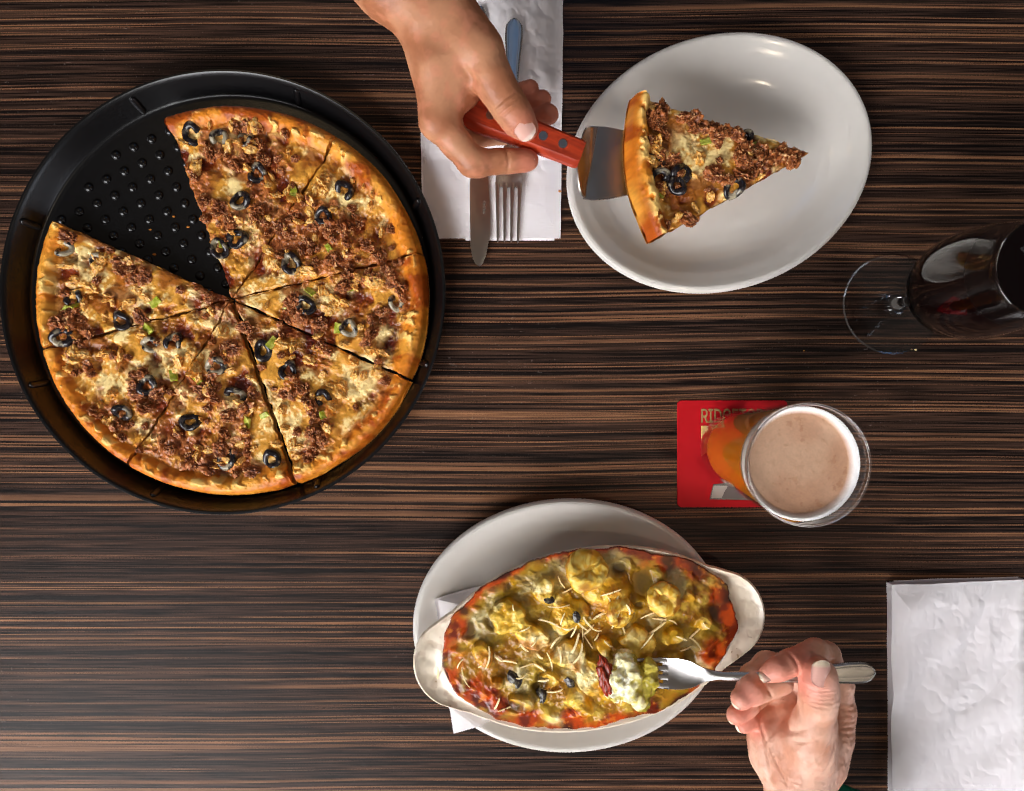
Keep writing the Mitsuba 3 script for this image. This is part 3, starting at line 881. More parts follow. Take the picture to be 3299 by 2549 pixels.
bc = P(2364, 1442)[:2]
bg = thing('beer_glass', 'tall tapered clear pint glass standing on the red coaster', 'glass')
ZB = ZC + .0006
o = [(.0300, .0), (.0318, .0012), (.0325, .0040), (.0337, .0200), (.0362, .0600), (.0392, .1000), (.0424, .1420), (.0428, .1470), (.0430, .1492), (.0426, .1502), (.0418, .1502), (.0413, .1492), (.0409, .1420), (.0374, .1000), (.0342, .0600), (.0314, .0220), (.0304, .0160), (.0280, .0140), (.0150, .0134)]
scene['mat_thin_glass'] = {'type': 'thindielectric', 'int_ior': 1.5, 'ext_ior': 1.0}
labels[bg]['category'] = 'glass'
wall_o = spline(o[2:8], 50)
part(bg, 'wall', lathe(wall_o, 120, (bc[0], bc[1], ZB)), 'mat_thin_glass', 60)
rim_o = spline([(.0425, .1450), (.0428, .1470), (.0430, .1492), (.0426, .1502), (.0418, .1502), (.0413, .1492), (.0411, .1462), (.0416, .1446)], 40)
part(bg, 'rim', lathe(np.vstack([rim_o, rim_o[:1]]), 140, (bc[0], bc[1], ZB)), 'mat_glass', 50)
base_o = spline([(.0290, .0), (.0314, .0010), (.0321, .0036), (.0325, .0070), (.0321, .0110), (.0300, .0130), (.0160, .0124)], 40)
part(bg, 'base', lathe(base_o, 120, (bc[0], bc[1], ZB), True, True), 'mat_glass', 50)
scene['beer_medium'] = {'type': 'homogeneous', 'albedo': {'type': 'rgb', 'value': [.97, .47, .012]}, 'sigma_t': 190.0}
be = thing('beer', 'hazy amber beer filling the pint glass under its foam', 'beer')
ip = np.array(o[9:][::-1])[:, [1, 0]]
rin = lambda z: np.interp(z, ip[:, 0], ip[:, 1])
zs = np.r_[.0140, .0165, .0185, np.linspace(.022, .128, 40)]
bprof = [(.001, .0139)] + [(rin(z) - .0003, z) for z in zs] + [(.001, .128)]
put(be, lathe(bprof, 96, (bc[0], bc[1], ZB), True, True), {'type': 'null'}, 40, interior={'type': 'ref', 'id': 'beer_medium'})
# foam
na, nr_ = 200, 90
rr = np.linspace(.002, 1, nr_); aa = np.linspace(0, 2 * np.pi, na, endpoint=False)
RF = rin(.139) - .0002
X = np.stack([rr[:, None] * RF * np.cos(aa), rr[:, None] * RF * np.sin(aa)], -1)
q = X.reshape(-1, 2); rn = np.hypot(q[:, 0], q[:, 1]) / RF
f1, f2, f3 = nz(q, 60, 3, 3), nz(q, 260, 5, 3), nz(q, 900, 6, 2)
wob = .93 + .05 * (nz(q, 40, 8, 2) - .5) - .06 * np.clip(q[:, 0] / RF * .8 - q[:, 1] / RF * .3, 0, 1)
ring = sstep(wob - .06, wob + .05, rn)
zf = .1365 + .0035 * ring + .0008 * (f1 - .5) + .0004 * (f2 - .5) + .0002 * f3
cf = mixc(lin(188, 146, 118), lin(182, 138, 109), sstep(.36, .70, f1))
cf = mixc(cf, lin(164, 114, 78), sstep(.64, .72, f2) * .55)
cf = mixc(cf, lin(200, 166, 138), sstep(.50, .74, nz(q, 30, 18, 2)) * .5)
cf = mixc(cf, lin(240, 238, 236), ring)
cf = cf * (.86 + .28 * f3)[:, None]
Vt = np.column_stack([q, zf]).reshape(nr_, na, 3)
low = [np.column_stack([RF * k * np.cos(aa), RF * k * np.sin(aa), np.full(na, z)]) for k, z in ((.999, .134), (rin(.1284) / RF - .008, .1284))]
rings = np.concatenate([Vt, np.array(low)]) + np.array([bc[0], bc[1], ZB])
tm = loft(rings)
cfull = np.vstack([cf, np.tile(lin(236, 226, 210), (2 * na, 1)), cf[:1], lin(230, 215, 190)[None]])
fo = thing('beer_foam', 'white and tan head of foam on top of the beer', 'foam')
put(fo, tm, 'mat_foam', color=cfull)

# ------------------------------------------------------------------ wine glass
wg = thing('wine_glass', 'clear stemmed wine glass cut off by the right edge', 'glass')
wc = P(2872, 982)[:2]
wo = spline([(.0435, .0004), (.0446, .0010), (.0444, .0018), (.0300, .0030), (.0150, .0052), (.0075, .0090), (.0044, .0180), (.0038, .0350), (.0042, .0480), (.0075, .0560), (.0210, .0640), (.0340, .0780), (.0404, .0980), (.0416, .1160), (.0394, .1400), (.0342, .1640), (.0322, .1720)], 150)
wi = spline([(.0322, .1720), (.0314, .1726), (.0307, .1718), (.0329, .1640), (.0381, .1400), (.0403, .1160), (.0391, .0980), (.0326, .0790), (.0195, .0655), (.0060, .0592), (.0012, .0585)], 110)
put(wg, lathe(np.vstack([wo, wi[1:]]), 140, (wc[0], wc[1], .0001), True, True), 'mat_glass', 40)
ww = thing('red_wine', 'dark red wine filling the lower bowl of the wine glass', 'wine')
wi2 = np.array([(r - .00025, z + .0002) for r, z in wi[::-1] if z < .150 and r > .0015])
put(ww, lathe(np.vstack([wi2, [(.001, wi2[-1, 1])]]), 120, (wc[0], wc[1], .0001), True, True), 'mat_wine', 40)

# ------------------------------------------------------------------ baking dish
gd = thing('baking_dish', 'oval white stoneware baking dish with eared handles, full of pasta', 'dish')
DZ = .0062
RIMZ = DZ + .044
ea, eb = P(1315, 2142, RIMZ), P(2452, 1966, RIMZ)
DC = P(1898, 2060, RIMZ)
DL = np.linalg.norm((eb - ea)[:2]) / 2
DANG = math.radians(10.2)
BA, BB = .1255, .0725
ell = affinity.scale(Point(0, 0).buffer(1, 96), BA, BB)
ears = [affinity.scale(Point(sx * (DL - .036), 0).buffer(1, 48), .036, .038) for sx in (-1, 1)]
outl = unary_union([ell.buffer(.0045)] + ears).buffer(.22).buffer(-.22)
ND = 320
th = np.linspace(0, 2 * np.pi, ND, endpoint=False)


def ray_outline(poly, th):
    e = np.array(poly.exterior.coords)[:, :2]
    a = np.unwrap(np.arctan2(e[:, 1], e[:, 0])); r = np.hypot(e[:, 0], e[:, 1])
    if a[-1] < a[0]: a, r = a[::-1], r[::-1]
    a0 = a[0]
    t = (th - a0) % (2 * np.pi) + a0
    return np.interp(t, a, r)


RO = ray_outline(outl, th)
RE = 1 / np.sqrt((np.cos(th) / BA) ** 2 + (np.sin(th) / BB) ** 2)
ring_ = lambda r, z: np.stack([r * np.cos(th), r * np.sin(th), np.zeros(ND) + z], -1)
rings = [ring_(RE * .70, .0), ring_(RE * .74, .0006), ring_(RE * .84, .012), ring_(RE * .95, .030), ring_(np.minimum(RO - .002, RE * 1.0), .0375), ring_(RO - .0016, .0395), ring_(RO - .0003, .0408), ring_(RO, .0425), ring_(RO - .0006, .0440), ring_(RO - .0020, .0448)]
earw = np.clip((RO - RE - .006) / .02, 0, 1)
for k in np.linspace(0.08, 1, 12):
    r = (RO - .0020) * (1 - k) + (RE - .0005) * k
    dip = -.0042 * np.sin(np.pi * min(k * 1.0, 1)) ** .8 * earw
    scal = .0007 * np.cos(th * 62) * earw * np.exp(-((k - .42) / .2) ** 2)
    rings.append(ring_(r, .0448 - .0012 * k + dip + scal))
rings += [ring_(RE * .985, .0400), ring_(RE * .94, .022), ring_(RE * .84, .009), ring_(RE * .6, .006)]
tm = loft(rings)
MD = mat4((DC[0], DC[1], DZ), DANG)
tm.apply_transform(MD)
put(gd, tm, 'mat_dish', 40)

# ------------------------------------------------------------------ baked pasta
bp_ = thing('baked_pasta', 'baked cheesy pasta in red sauce filling the white dish', 'pasta')
iMD = np.linalg.inv(MD)
dl = lambda x, y, z=.060: (iMD @ np.r_[P(x, y, z), 1])[:2]
lumps = []
lump_px = [(1885, 1830, 17), (2135, 1925, 15), (2000, 1965, 16), (1640, 1985, 18), (1720, 2060, 17), (1560, 2110, 16), (1830, 2110, 18), (1900, 2190, 17), (1680, 2280, 16), (1600, 2205, 14), (1760, 2200, 15), (1950, 2090, 15),
           (2060, 2070, 17), (2170, 2060, 15), (2255, 2010, 15), (2220, 1930, 14), (2090, 1830, 11), (1750, 1900, 15), (1650, 1890, 13), (1530, 2030, 12), (1880, 2270, 15), (2000, 2220, 17), (1780, 2310, 12), (2040, 2140, 14), (2290, 2080, 11), (1950, 1900, 15), (1830, 1980, 14)]
for x, y, r in lump_px:
    u = dl(x, y); lumps.append((u[0], u[1], r / 1000))
lump_arr = np.array(lumps)
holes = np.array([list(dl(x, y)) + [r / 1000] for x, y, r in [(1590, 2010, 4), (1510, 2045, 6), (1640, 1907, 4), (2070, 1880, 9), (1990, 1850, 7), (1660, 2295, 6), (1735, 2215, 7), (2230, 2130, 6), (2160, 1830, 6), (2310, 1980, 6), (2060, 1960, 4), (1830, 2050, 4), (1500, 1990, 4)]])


def pasta_top(q, rn):
    q = np.asarray(q, float)
    base = np.full(len(q), 0.0)
    wq = q + .010 * (np.stack([nz(q, 55, 3, 3), nz(q, 55, 4, 3)], -1) - .5) * 2
    hmax = np.zeros(len(q))
    for x, y, r in lump_arr:
        d = np.hypot(wq[:, 0] - x, (wq[:, 1] - y) * 1.1) / r
        b = .52 * r * np.clip(1 - d * d * .62, 0, 1) ** .8
        k = .0068
        hh = np.clip(.5 + .5 * (b - hmax) / k, 0, 1)
        hmax = hmax * (1 - hh) + b * hh + k * hh * (1 - hh) * (b > 0)
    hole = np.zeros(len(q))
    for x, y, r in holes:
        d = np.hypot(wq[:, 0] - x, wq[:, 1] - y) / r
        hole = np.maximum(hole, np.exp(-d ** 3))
    f1, f2, f3 = nz(q, 90, 11, 3), nz(q, 260, 12, 3), nz(q, 700, 13, 2)
    edge = sstep(.80, 1.0, rn)
    z = .0475 + hmax * (1 - .75 * edge) + .0070 * (f1 - .5) + .0024 * (f2 - .5) + .0009 * (f3 - .5) - .0070 * hole - .0030 * edge ** 1.5 + .002 * np.sin(rn * 3.1) ** 2
    return z, hmax, hole, f1, f2, f3


nr2, nt2 = 150, 640
RP = RE * (1.0) + 0 * th
th2 = np.linspace(0, 2 * np.pi, nt2, endpoint=False)
RE2 = 1 / np.sqrt((np.cos(th2) / BA) ** 2 + (np.sin(th2) / BB) ** 2)
cosr = np.stack([np.cos(th2), np.sin(th2), 0 * th2], 1)
edge_n = meshkit.fbm(cosr * 9 + 4, 4, 3)
over = .994 + .07 * (edge_n - .5) + .054 * np.exp(-((th2 - 1.85) / 1.05) ** 4) + .04 * np.exp(-((th2 - 5.35) / .22) ** 2) + .03 * np.exp(-((th2 - .35) / .3) ** 2)
rr = np.linspace(.004, 1, nr2) ** .85
r2 = rr[:, None] * (RE2 * over)[None]
q = np.stack([r2 * np.cos(th2), r2 * np.sin(th2)], -1).reshape(-1, 2)
rn = np.broadcast_to(rr[:, None], r2.shape).reshape(-1)
z, hm, hole, f1, f2, f3 = pasta_top(q, rn)
saucy = sstep(.86, .98, rn + .24 * (nz(q, 45, 15, 3) - .5) + .10 * (f2 - .5))
redp = [dl(x, y) for x, y in [(1560, 2250), (1600, 2290), (2160, 1790), (2260, 1840), (2330, 1930), (2370, 2030), (2310, 2110), (2340, 1980), (2200, 1800), (1470, 2040), (2100, 2300), (1560, 2265), (1530, 2240), (1700, 2330), (1850, 2335), (2170, 1805)]]
for x, y in redp:
    saucy = np.maximum(saucy, sstep(1.15, .45, np.hypot(q[:, 0] - x, q[:, 1] - y) / .016 + .9 * (nz(q, 90, 16, 3) - .5)))
cs = mixc(lin(184, 66, 6), lin(112, 32, 4), sstep(.40, .62, nz(q, 110, 17, 3)))
cs = mixc(cs, lin(58, 20, 8), sstep(.54, .70, nz(q, 60, 18, 3)) * sstep(.85, 1.0, rn))
cs = mixc(cs, lin(224, 130, 44), sstep(.58, .70, f2) * .6)
yel = mixc(lin(212, 156, 30), lin(238, 200, 84), sstep(.38, .64, f1 * .7 + f2 * .3))
yel = mixc(yel, lin(248, 240, 186), sstep(.49, .63, nz(q, 42, 19, 3)) * (.35 + .45 * sstep(.4, .6, f2)))
yel = mixc(yel, lin(160, 134, 22), sstep(.54, .68, nz(q, 55, 20, 3)) * .5)
yel = mixc(yel, lin(190, 116, 28), sstep(.54, .70, nz(q, 48, 22, 3)) * .85)
cp = mixc(yel, cs, saucy)
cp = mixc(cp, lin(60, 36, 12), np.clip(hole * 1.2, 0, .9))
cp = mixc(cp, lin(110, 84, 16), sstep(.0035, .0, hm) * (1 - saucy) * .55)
cp = mixc(cp, lin(128, 62, 10), sstep(.56, .68, nz(q, 36, 26, 3)) * sstep(.44, .6, f2) * .7)
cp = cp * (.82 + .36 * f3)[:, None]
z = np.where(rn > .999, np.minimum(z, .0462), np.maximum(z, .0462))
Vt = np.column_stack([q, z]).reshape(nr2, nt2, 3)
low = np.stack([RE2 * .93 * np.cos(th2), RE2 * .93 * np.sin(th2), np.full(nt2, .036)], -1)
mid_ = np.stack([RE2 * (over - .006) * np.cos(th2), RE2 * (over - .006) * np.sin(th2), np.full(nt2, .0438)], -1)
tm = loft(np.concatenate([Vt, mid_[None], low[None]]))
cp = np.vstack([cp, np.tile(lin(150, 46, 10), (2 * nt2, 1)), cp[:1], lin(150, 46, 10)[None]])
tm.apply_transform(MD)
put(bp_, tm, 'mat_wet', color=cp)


def ptop(x, y):
    u = dl(x, y); rn = math.hypot(u[0] / BA, u[1] / BB)
    zz = pasta_top(np.array([u]), np.array([rn]))[0][0]
    return (MD @ np.r_[u, zz, 1])[:3]


def tortellino(seed, R1=.0080, r1=.0076):
    """a filled ring of pasta, its ends folded over each other"""
    n, m = 60, 22
    s = np.linspace(0, 1, n); a = -0.5 + s * (2 * np.pi + .75)
    b = np.linspace(0, 2 * np.pi, m, endpoint=False)
    fat = r1 * (.55 + .55 * np.sin(np.pi * s) ** .7)
    c0 = np.stack([R1 * np.cos(a) * (1 + .08 * s), R1 * np.sin(a) * .9, .0045 * (s - .5)], -1)
    rad = np.stack([np.cos(a), np.sin(a), 0 * a], -1)
    rings = c0[:, None] + fat[:, None, None] * (np.cos(b)[None, :, None] * rad[:, None] * .9 + np.sin(b)[None, :, None] * np.array([0, 0, .78])[None, None])
    tm = loft(rings)
    v = np.array(tm.vertices); v += (np.stack([nz(v, 160, seed + k, 3) for k in range(3)], -1) - .5) * .0052
    tm.vertices = v
    f = nz(v, 150, seed, 3); g = nz(v, 400, seed + 2, 3)
    c = mixc(lin(224, 172, 50), lin(240, 212, 112), sstep(.42, .62, g))
    c = mixc(c, lin(178, 104, 28), sstep(.50, .66, f) * .8)
    return tm, c


for k, (x, y, sc, rz) in enumerate([(1893, 1836, 1.25, .4), (2138, 1925, 1.0, 2.2), (1995, 1975, .9, 4.0)]):
    tm, c = tortellino(300 + k)
    pos = ptop(x, y)
    tm.apply_transform(mat4(pos + [0, 0, -.0030], rz, sc, R=trimesh.transformations.euler_matrix(.35 * math.sin(k * 2.1), .3 * math.cos(k * 1.7), rz)[:3, :3]))
    part(bp_, 'tortellino', tm, 'mat_wet', color=c)

rng = np.random.default_rng(5)
shred_px = [(1965, 1905), (1990, 1930), (1985, 1985), (2010, 2000), (1800, 1950), (1812, 1990), (1830, 2020), (1770, 2010), (1850, 2030), (1870, 2010), (1900, 2035), (1890, 1995), (1830, 2060), (1850, 2075), (1790, 2075), (1800, 2105), (1740, 2120), (1745, 2160), (1700, 2150), (1690, 2090), (1600, 2120), (1570, 2110),
            (1640, 2140), (1760, 2190), (1600, 2280), (1640, 2290), (2100, 1985), (2130, 2000), (2150, 1975), (2170, 2010), (2115, 2030), (2250, 2040), (2240, 2075), (2215, 2095), (2270, 2010), (1920, 2030), (1935, 1990), (1810, 1880), (1830, 1905), (2010, 2035), (1960, 1950), (1900, 2080), (1860, 2100), (1720, 2060), (1680, 2180), (1550, 2150),
            (1410, 2170), (1925, 2060), (1880, 2050), (2020, 1960), (1790, 2230), (1690, 2020), (1655, 1955), (1960, 2075), (2030, 2190), (2010, 2240), (2080, 2060), (2190, 2050), (1500, 2190), (1480, 2150), (1770, 2140), (1830, 2150)]
for x, y in shred_px:
    pos = ptop(x, y); L_ = rng.uniform(.006, .021); a = rng.uniform(0, 2 * np.pi); bow = rng.uniform(-.25, .25)
    s = np.linspace(-.5, .5, 9)
    pts = np.stack([s * L_, bow * L_ * (.25 - s * s) * 4 * .5, .0007 * np.cos(s * 5)], -1)
    w = np.full(9, rng.uniform(.00045, .0009)) * np.sqrt(1 - (2 * s) ** 4 * .8)
    m_ = strip(pts, w, w, lambda t, q: .0005 + 0 * t, lambda t, q: -.0005 + 0 * t, (0, 0, 1), 5)
    if (x, y) == (1410, 2170): pos = (MD @ np.r_[dl(x, y, RIMZ), .0425, 1])[:3]
    m_.apply_transform(mat4(pos + [0, 0, .0016], R=rand_rot(rng, .18)))
    part(bp_, 'parmesan_shred', m_, 'mat_shred', 30)
scene['mat_shred'] = principled(C(250, 230, 174), .5, .4)
for k, (x, y, sc) in enumerate([(1655, 2190, .0052), (1670, 2205, .004), (1745, 2250, .0056), (1835, 2205, .0046), (1770, 1930, .0036), (1855, 1985, .0040), (2140, 1818, .0065)]):
    m_ = trimesh.creation.icosphere(3, 1.0); p = np.array(m_.vertices)
    d = 1 + .9 * (meshkit.fbm(p * 1.8 + k * 5, 3, k) - .5)
    c = mixc(lin(44, 36, 34), lin(104, 98, 78), sstep(.45, .7, meshkit.fbm(p * 2.5 + k, 3, k + 9)))
    tm = trimesh.Trimesh(p * d[:, None] * [1.5, 1, .5], m_.faces, process=False)
    tm.apply_transform(mat4(ptop(x, y) + [0, 0, .0002], R=rand_rot(rng, .25), scale=sc * .8))
    part(bp_, 'olive_piece', tm, 'mat_olive', color=c)

# ------------------------------------------------------------------ fork in the hand, with its bite
fk2 = thing('fork', 'steel fork with a bite of pasta, held over the baking dish', 'fork', 'steel forks')
f2p = [P(1992, 2166, .0655), P(2060, 2167, .0660), P(2120, 2168, .0675), P(2175, 2170, .0705), P(2230, 2172, .0755), P(2285, 2175, .081), P(2400, 2180, .0885), P(2540, 2178, .0945), P(2690, 2170, .0985), P(2818, 2164, .100)]
add_fork(fk2, spline(f2p, 200), (0.06, .14, 1), tine=.036, head=.030, wid=.0122)
bt = thing('pasta_bite', 'bite of cheesy green pasta speared on the tines of the fork', 'pasta')
bx = []
rb = np.random.default_rng(11)
bite_px = [(2000, 2190, 15, .069), (2015, 2130, 11, .069), (2040, 2230, 12, .067), (1975, 2220, 10, .066), (2030, 2175, 11, .071), (2090, 2145, 7, .070), (2095, 2185, 7, .071), (2080, 2215, 8, .067), (2060, 2260, 8, .066), (1985, 2160, 9, .067)]
gp = [(P(x, y, zc), r / 1000) for x, y, r, zc in bite_px]
tm = sdf_body([(.004, [(c, r * .8, c + np.array([.003, -.002, 0]), r * .7) for c, r in gp])], .0012)
v = np.array(tm.vertices); nn = normals(tm)
v = v + nn * ((nz(v, 150, 3, 3) - .5) * .007 + (nz(v, 420, 4, 2) - .5) * .003)[:, None]
g = nz(v, 120, 6, 3); g2 = nz(v, 300, 7, 3)
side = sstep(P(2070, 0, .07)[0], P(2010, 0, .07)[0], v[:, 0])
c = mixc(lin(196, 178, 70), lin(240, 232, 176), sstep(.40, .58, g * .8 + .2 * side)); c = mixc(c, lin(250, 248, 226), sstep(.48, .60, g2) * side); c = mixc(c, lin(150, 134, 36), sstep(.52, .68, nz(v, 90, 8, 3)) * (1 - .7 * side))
put(bt, trimesh.Trimesh(v, tm.faces, process=False), 'mat_wet', color=c)
m_ = trimesh.creation.icosphere(4, 1.0); p = np.array(m_.vertices); d = 1 + 1.0 * (meshkit.fbm(p * 2.2, 3, 5) - .5)
tm = trimesh.Trimesh(p * d[:, None] * [.006, .016, .006], m_.faces, process=False); tm.apply_transform(mat4(P(1955, 2180, .071), .25))
part(bt, 'tomato_piece', tm, 'mat_wet', color=mixc(lin(150, 44, 16), lin(84, 22, 8), sstep(.4, .65, meshkit.fbm(p * 4, 3, 2))))


# ------------------------------------------------------------------ hands
def nail_mesh(c, along, up, length, width, curve=.85, lift=.0004, n=15, m=13):
    along = unit(along); up = unit(np.asarray(up) - along * np.dot(up, along)); lat = np.cross(along, up)
    rad = width / 2 / math.sin(curve)
    u = np.linspace(-1, 1, n); w = np.linspace(-1, 1, m)
    U, W = np.meshgrid(u, w, indexing='ij')
    wid = np.where(U > 0, np.sqrt(np.clip(1 - (np.abs(U)) ** 3.2, 0.02, 1)), np.sqrt(np.clip(1 - np.abs(U) ** 5, .05, 1)))
    ph = W * curve * wid
    pos = c + along * (U * length / 2)[..., None] + lat * (rad * np.sin(ph))[..., None] + up * (rad * (np.cos(ph) - 1) - .0014 * np.clip(U, -.2, 1) ** 2 + lift)[..., None]
    dn = pos - up * .0009
    V = np.vstack([pos.reshape(-1, 3), dn.reshape(-1, 3)]); F = grid_faces(n, m)
    I = np.arange(n * m).reshape(n, m); loop = np.concatenate([I[:, 0], I[-1, 1:], I[::-1, -1][1:], I[0, ::-1][1:-1]])
    j2 = np.roll(loop, -1); k = n * m
    F = np.vstack([F, F[:, ::-1] + k, np.stack([loop, loop + k, j2 + k], -1), np.stack([loop, j2 + k, j2], -1)])
    tm = trimesh.Trimesh(V, F, process=False)
    if tm.volume < 0: tm.invert()
    tipw = sstep(.50, .62, U).reshape(-1)
    return tm, np.r_[tipw, tipw]


def crease(v, n, lst):
    """lst: (point, axis along the finger, width, reach, depth)"""
    d = np.zeros(len(v))
    for p, ax, w, reach, dep in lst:
        r = v - p; s = r @ unit(ax)
        s = s + .0012 * (nz(v, 180, 3, 2) - .5)
        side = np.linalg.norm(r - np.outer(r @ unit(ax), unit(ax)), axis=1)
        d += dep * np.exp(-(s / w) ** 2) * np.exp(-(side / reach) ** 4)
    return v - n * d[:, None]


def g(px, py, z, r):
    return (P(px, py, z), r / 1000)


def chain(*q):
    return [(q[i][0], q[i][1], q[i + 1][0], q[i + 1][1]) for i in range(len(q) - 1)]


# the hand that holds the server
wr_ = g(1372, 44, .112, 23.5)
palm = chain(g(1170, -150, .120, 29), g(1262, -56, .117, 25.5), wr_)
palm += chain(wr_, g(1410, 210, .107, 18.5), g(1407, 392, .101, 13.0))
palm += chain(g(1400, 70, .100, 22), g(1425, 240, .092, 18), g(1420, 380, .083, 13))
palm += chain(g(1430, 80, .088, 20), g(1450, 240, .078, 16), g(1450, 370, .066, 12))
palm += chain(g(1440, 60, .112, 22), g(1510, 160, .110, 18), g(1470, 260, .101, 14), g(1440, 350, .098, 12.0))
palm += chain(g(1470, 250, .098, 13), g(1505, 300, .090, 9))
thumb = chain(g(1470, 70, .113, 20.5), g(1545, 170, .113, 17.5), g(1585, 255, .1120, 14.5), g(1612, 300, .1100, 12.8), g(1641, 345, .1065, 12.6), g(1668, 385, .1025, 11.6), g(1694, 414, .0985, 9.6))
index = chain(g(1407, 392, .101, 13.0), g(1470, 462, .092, 11.2), g(1522, 520, .085, 11.3), g(1545, 526, .083, 10.3), g(1600, 522, .079, 9.2), g(1640, 519, .077, 9.0), g(1690, 517, .0745, 8.2), g(1706, 517, .0738, 7.4))
mid = chain(g(1430, 385, .080, 12), g(1520, 440, .060, 10.5), g(1620, 425, .047, 9.6), g(1700, 392, .049, 9.0), g(1768, 368, .058, 8.4))
rng_ = chain(g(1450, 370, .064, 11.5), g(1530, 400, .050, 10), g(1620, 370, .042, 9.3), g(1690, 340, .046, 8.8), g(1744, 322, .055, 8.2))
pin = chain(g(1470, 340, .058, 10), g(1560, 340, .044, 8.8), g(1640, 310, .043, 8.2), g(1708, 286, .053, 7.6))
tm = sdf_body([(.005, index), (.004, mid, .0012), (.004, rng_, .0012), (.004, pin, .0012), (.006, thumb, .0012), (.012, palm, .0055)], .00135)
v = np.array(tm.vertices); nn = normals(tm)
td = unit(P(1668, 385, .1025) - P(1612, 300, .110)); idd = unit(P(1640, 519, .077) - P(1545, 526, .083))
cr = [(P(1636 + a, 330 + b, .118), td, .0008, .011, .0009) for a, b in ((-8, -10), (4, 5), (14, 20))]
cr += [(P(1634, 519, .085), idd, .0009, .010, .0012), (P(1553, 520, .086), unit(P(1700, 430, .08) - P(1480, 600, .08)), .0011, .008, .0012)]
cr += [(P(1515, 262, .112), unit(P(1560, 250, .11) - P(1505, 300, .11)), .0022, .014, .0020)]
v = crease(v, nn, cr)
fine = nz(v, 900, 5, 2); v = v + nn * ((nz(v, 60, 9, 2) - .5) * .0016 + (fine - .5) * .0004 + (nz(v, 420, 6, 2) - .5) * .0004)[:, None]
a, b = nz(v, 40, 11, 3), nz(v, 140, 12, 3)
c = mixc(lin(186, 130, 96), lin(164, 104, 72), sstep(.38, .62, a)); c = mixc(c, lin(198, 128, 98), sstep(.5, .7, b) * .5)
tipd = np.min([np.linalg.norm(v - P(x, y, z_), axis=1) for x, y, z_ in ((1706, 517, .073), (1768, 368, .058), (1744, 322, .055), (1708, 286, .053), (1690, 410, .099))], 0)
c = mixc(c, lin(206, 118, 98), sstep(.024, .008, tipd) * .55)
c = c * (.90 + .10 * fine + .10 * nz(v, 420, 16, 2))[:, None]
pk = thing('person', 'bare young hand reaching from the top edge, gripping the red server', 'person')
put(pk, trimesh.Trimesh(v, tm.faces, process=False), 'mat_skin', color=c)


def add_nail(key, c0, along, up, L_, W_, base=(232, 178, 160), tip=(250, 236, 222), **kw):
    m_, tw = nail_mesh(np.asarray(c0), along, up, L_, W_, **kw)
    part(key, 'fingernail', m_, 'mat_nail', color=mixc(lin(*base), lin(*tip), tw))


tdir = unit(P(1694, 414, .0985) - P(1668, 385, .1025))
add_nail(pk, P(1694, 421, .1090), tdir + [.02, -.05, -.12], np.array([.08, -.30, 1.0]), .0150, .0150, (226, 176, 160), (238, 214, 200), curve=.62, lift=.0010)
add_nail(pk, P(1708, 530, .079), idd, np.array([.1, -1.0, .55]), .010, .009)

# the hand that holds the fork
w2 = g(2570, 2500, .078, 23)
palm = chain(g(2580, 2760, .066, 29), g(2574, 2600, .073, 25), w2)
palm += chain(w2, g(2500, 2430, .072, 19), g(2480, 2370, .070, 15), g(2500, 2300, .064, 11.5))
palm += chain(w2, g(2570, 2400, .076, 20), g(2560, 2310, .069, 15), g(2560, 2250, .060, 11.5))
palm += chain(w2, g(2640, 2440, .078, 19), g(2680, 2370, .076, 14.5), g(2698, 2290, .074, 11.5), g(2700, 2245, .073, 10.6))
palm += chain(g(2590, 2470, .088, 18), g(2610, 2390, .094, 17.5), g(2625, 2330, .098, 14.5))
thumb = chain(g(2606, 2400, .094, 17.5), g(2622, 2330, .100, 14.6), g(2636, 2265, .106, 12.6), g(2638, 2235, .1085, 12.8), g(2636, 2190, .1105, 12.2), g(2638, 2166, .1105, 11.4))
index = chain(g(2698, 2280, .074, 11.5), g(2702, 2200, .078, 10.4), g(2664, 2110, .086, 9.6), g(2628, 2101, .093, 9.3), g(2588, 2117, .099, 8.9), g(2548, 2134, .104, 8.7), g(2508, 2156, .107, 8.2), g(2478, 2169, .106, 6.8))
midd = chain(g(2600, 2250, .060, 11), g(2560, 2150, .066, 10), g(2470, 2140, .074, 9.8), g(2428, 2180, .083, 9.6), g(2418, 2218, .090, 9.4), g(2388, 2252, .094, 8.2)) + chain(g(2520, 2202, .082, 8.5), g(2430, 2236, .088, 8.6))
ringf = chain(g(2560, 2260, .058, 11), g(2470, 2215, .064, 9.6), g(2408, 2268, .080, 9.0), g(2372, 2304, .086, 7.8))
pink = chain(g(2500, 2310, .060, 10), g(2450, 2280, .064, 8.6), g(2412, 2318, .076, 7.8), g(2398, 2336, .079, 6.6))
tm = sdf_body([(.005, index), (.004, midd, .0012), (.004, ringf, .0012), (.004, pink, .0012), (.006, thumb, .0012), (.010, palm, .0045)], .0013)
v = np.array(tm.vertices); nn = normals(tm)
tdn = unit(P(2638, 2166, .11) - P(2636, 2265, .106)); i2 = unit(P(2478, 2169, .106) - P(2588, 2117, .099))
cr = [(P(2640 + dx_, 2244 + dy_, .121), tdn, .0007, .014, .0009) for dx_, dy_ in ((0, -22), (3, -8), (0, 6), (4, 20), (-2, 36))]
cr += [(P(2565, 2138, .113), i2, .0010, .011, .0015), (P(2480, 2222, .097), unit([-1, -.55, .2]), .0010, .012, .0014)]
cr += [(P(2600, 2392, .112), unit([.5, -.85, 0]), .0010, .016, .0007), (P(2640, 2400, .105), unit([.8, -.55, 0]), .0010, .018, .0008), (P(2655, 2420, .10), unit([.9, -.3, 0]), .0010, .018, .0008)]
cr += [(P(2470, 2400, .088), unit([.95, .1, 0]), .0011, .030, .0010), (P(2535, 2330, .090), unit([.75, -.65, 0]), .0014, .022, .0016), (P(2500, 2460, .09), unit([.8, .3, 0]), .0010, .020, .0008)]
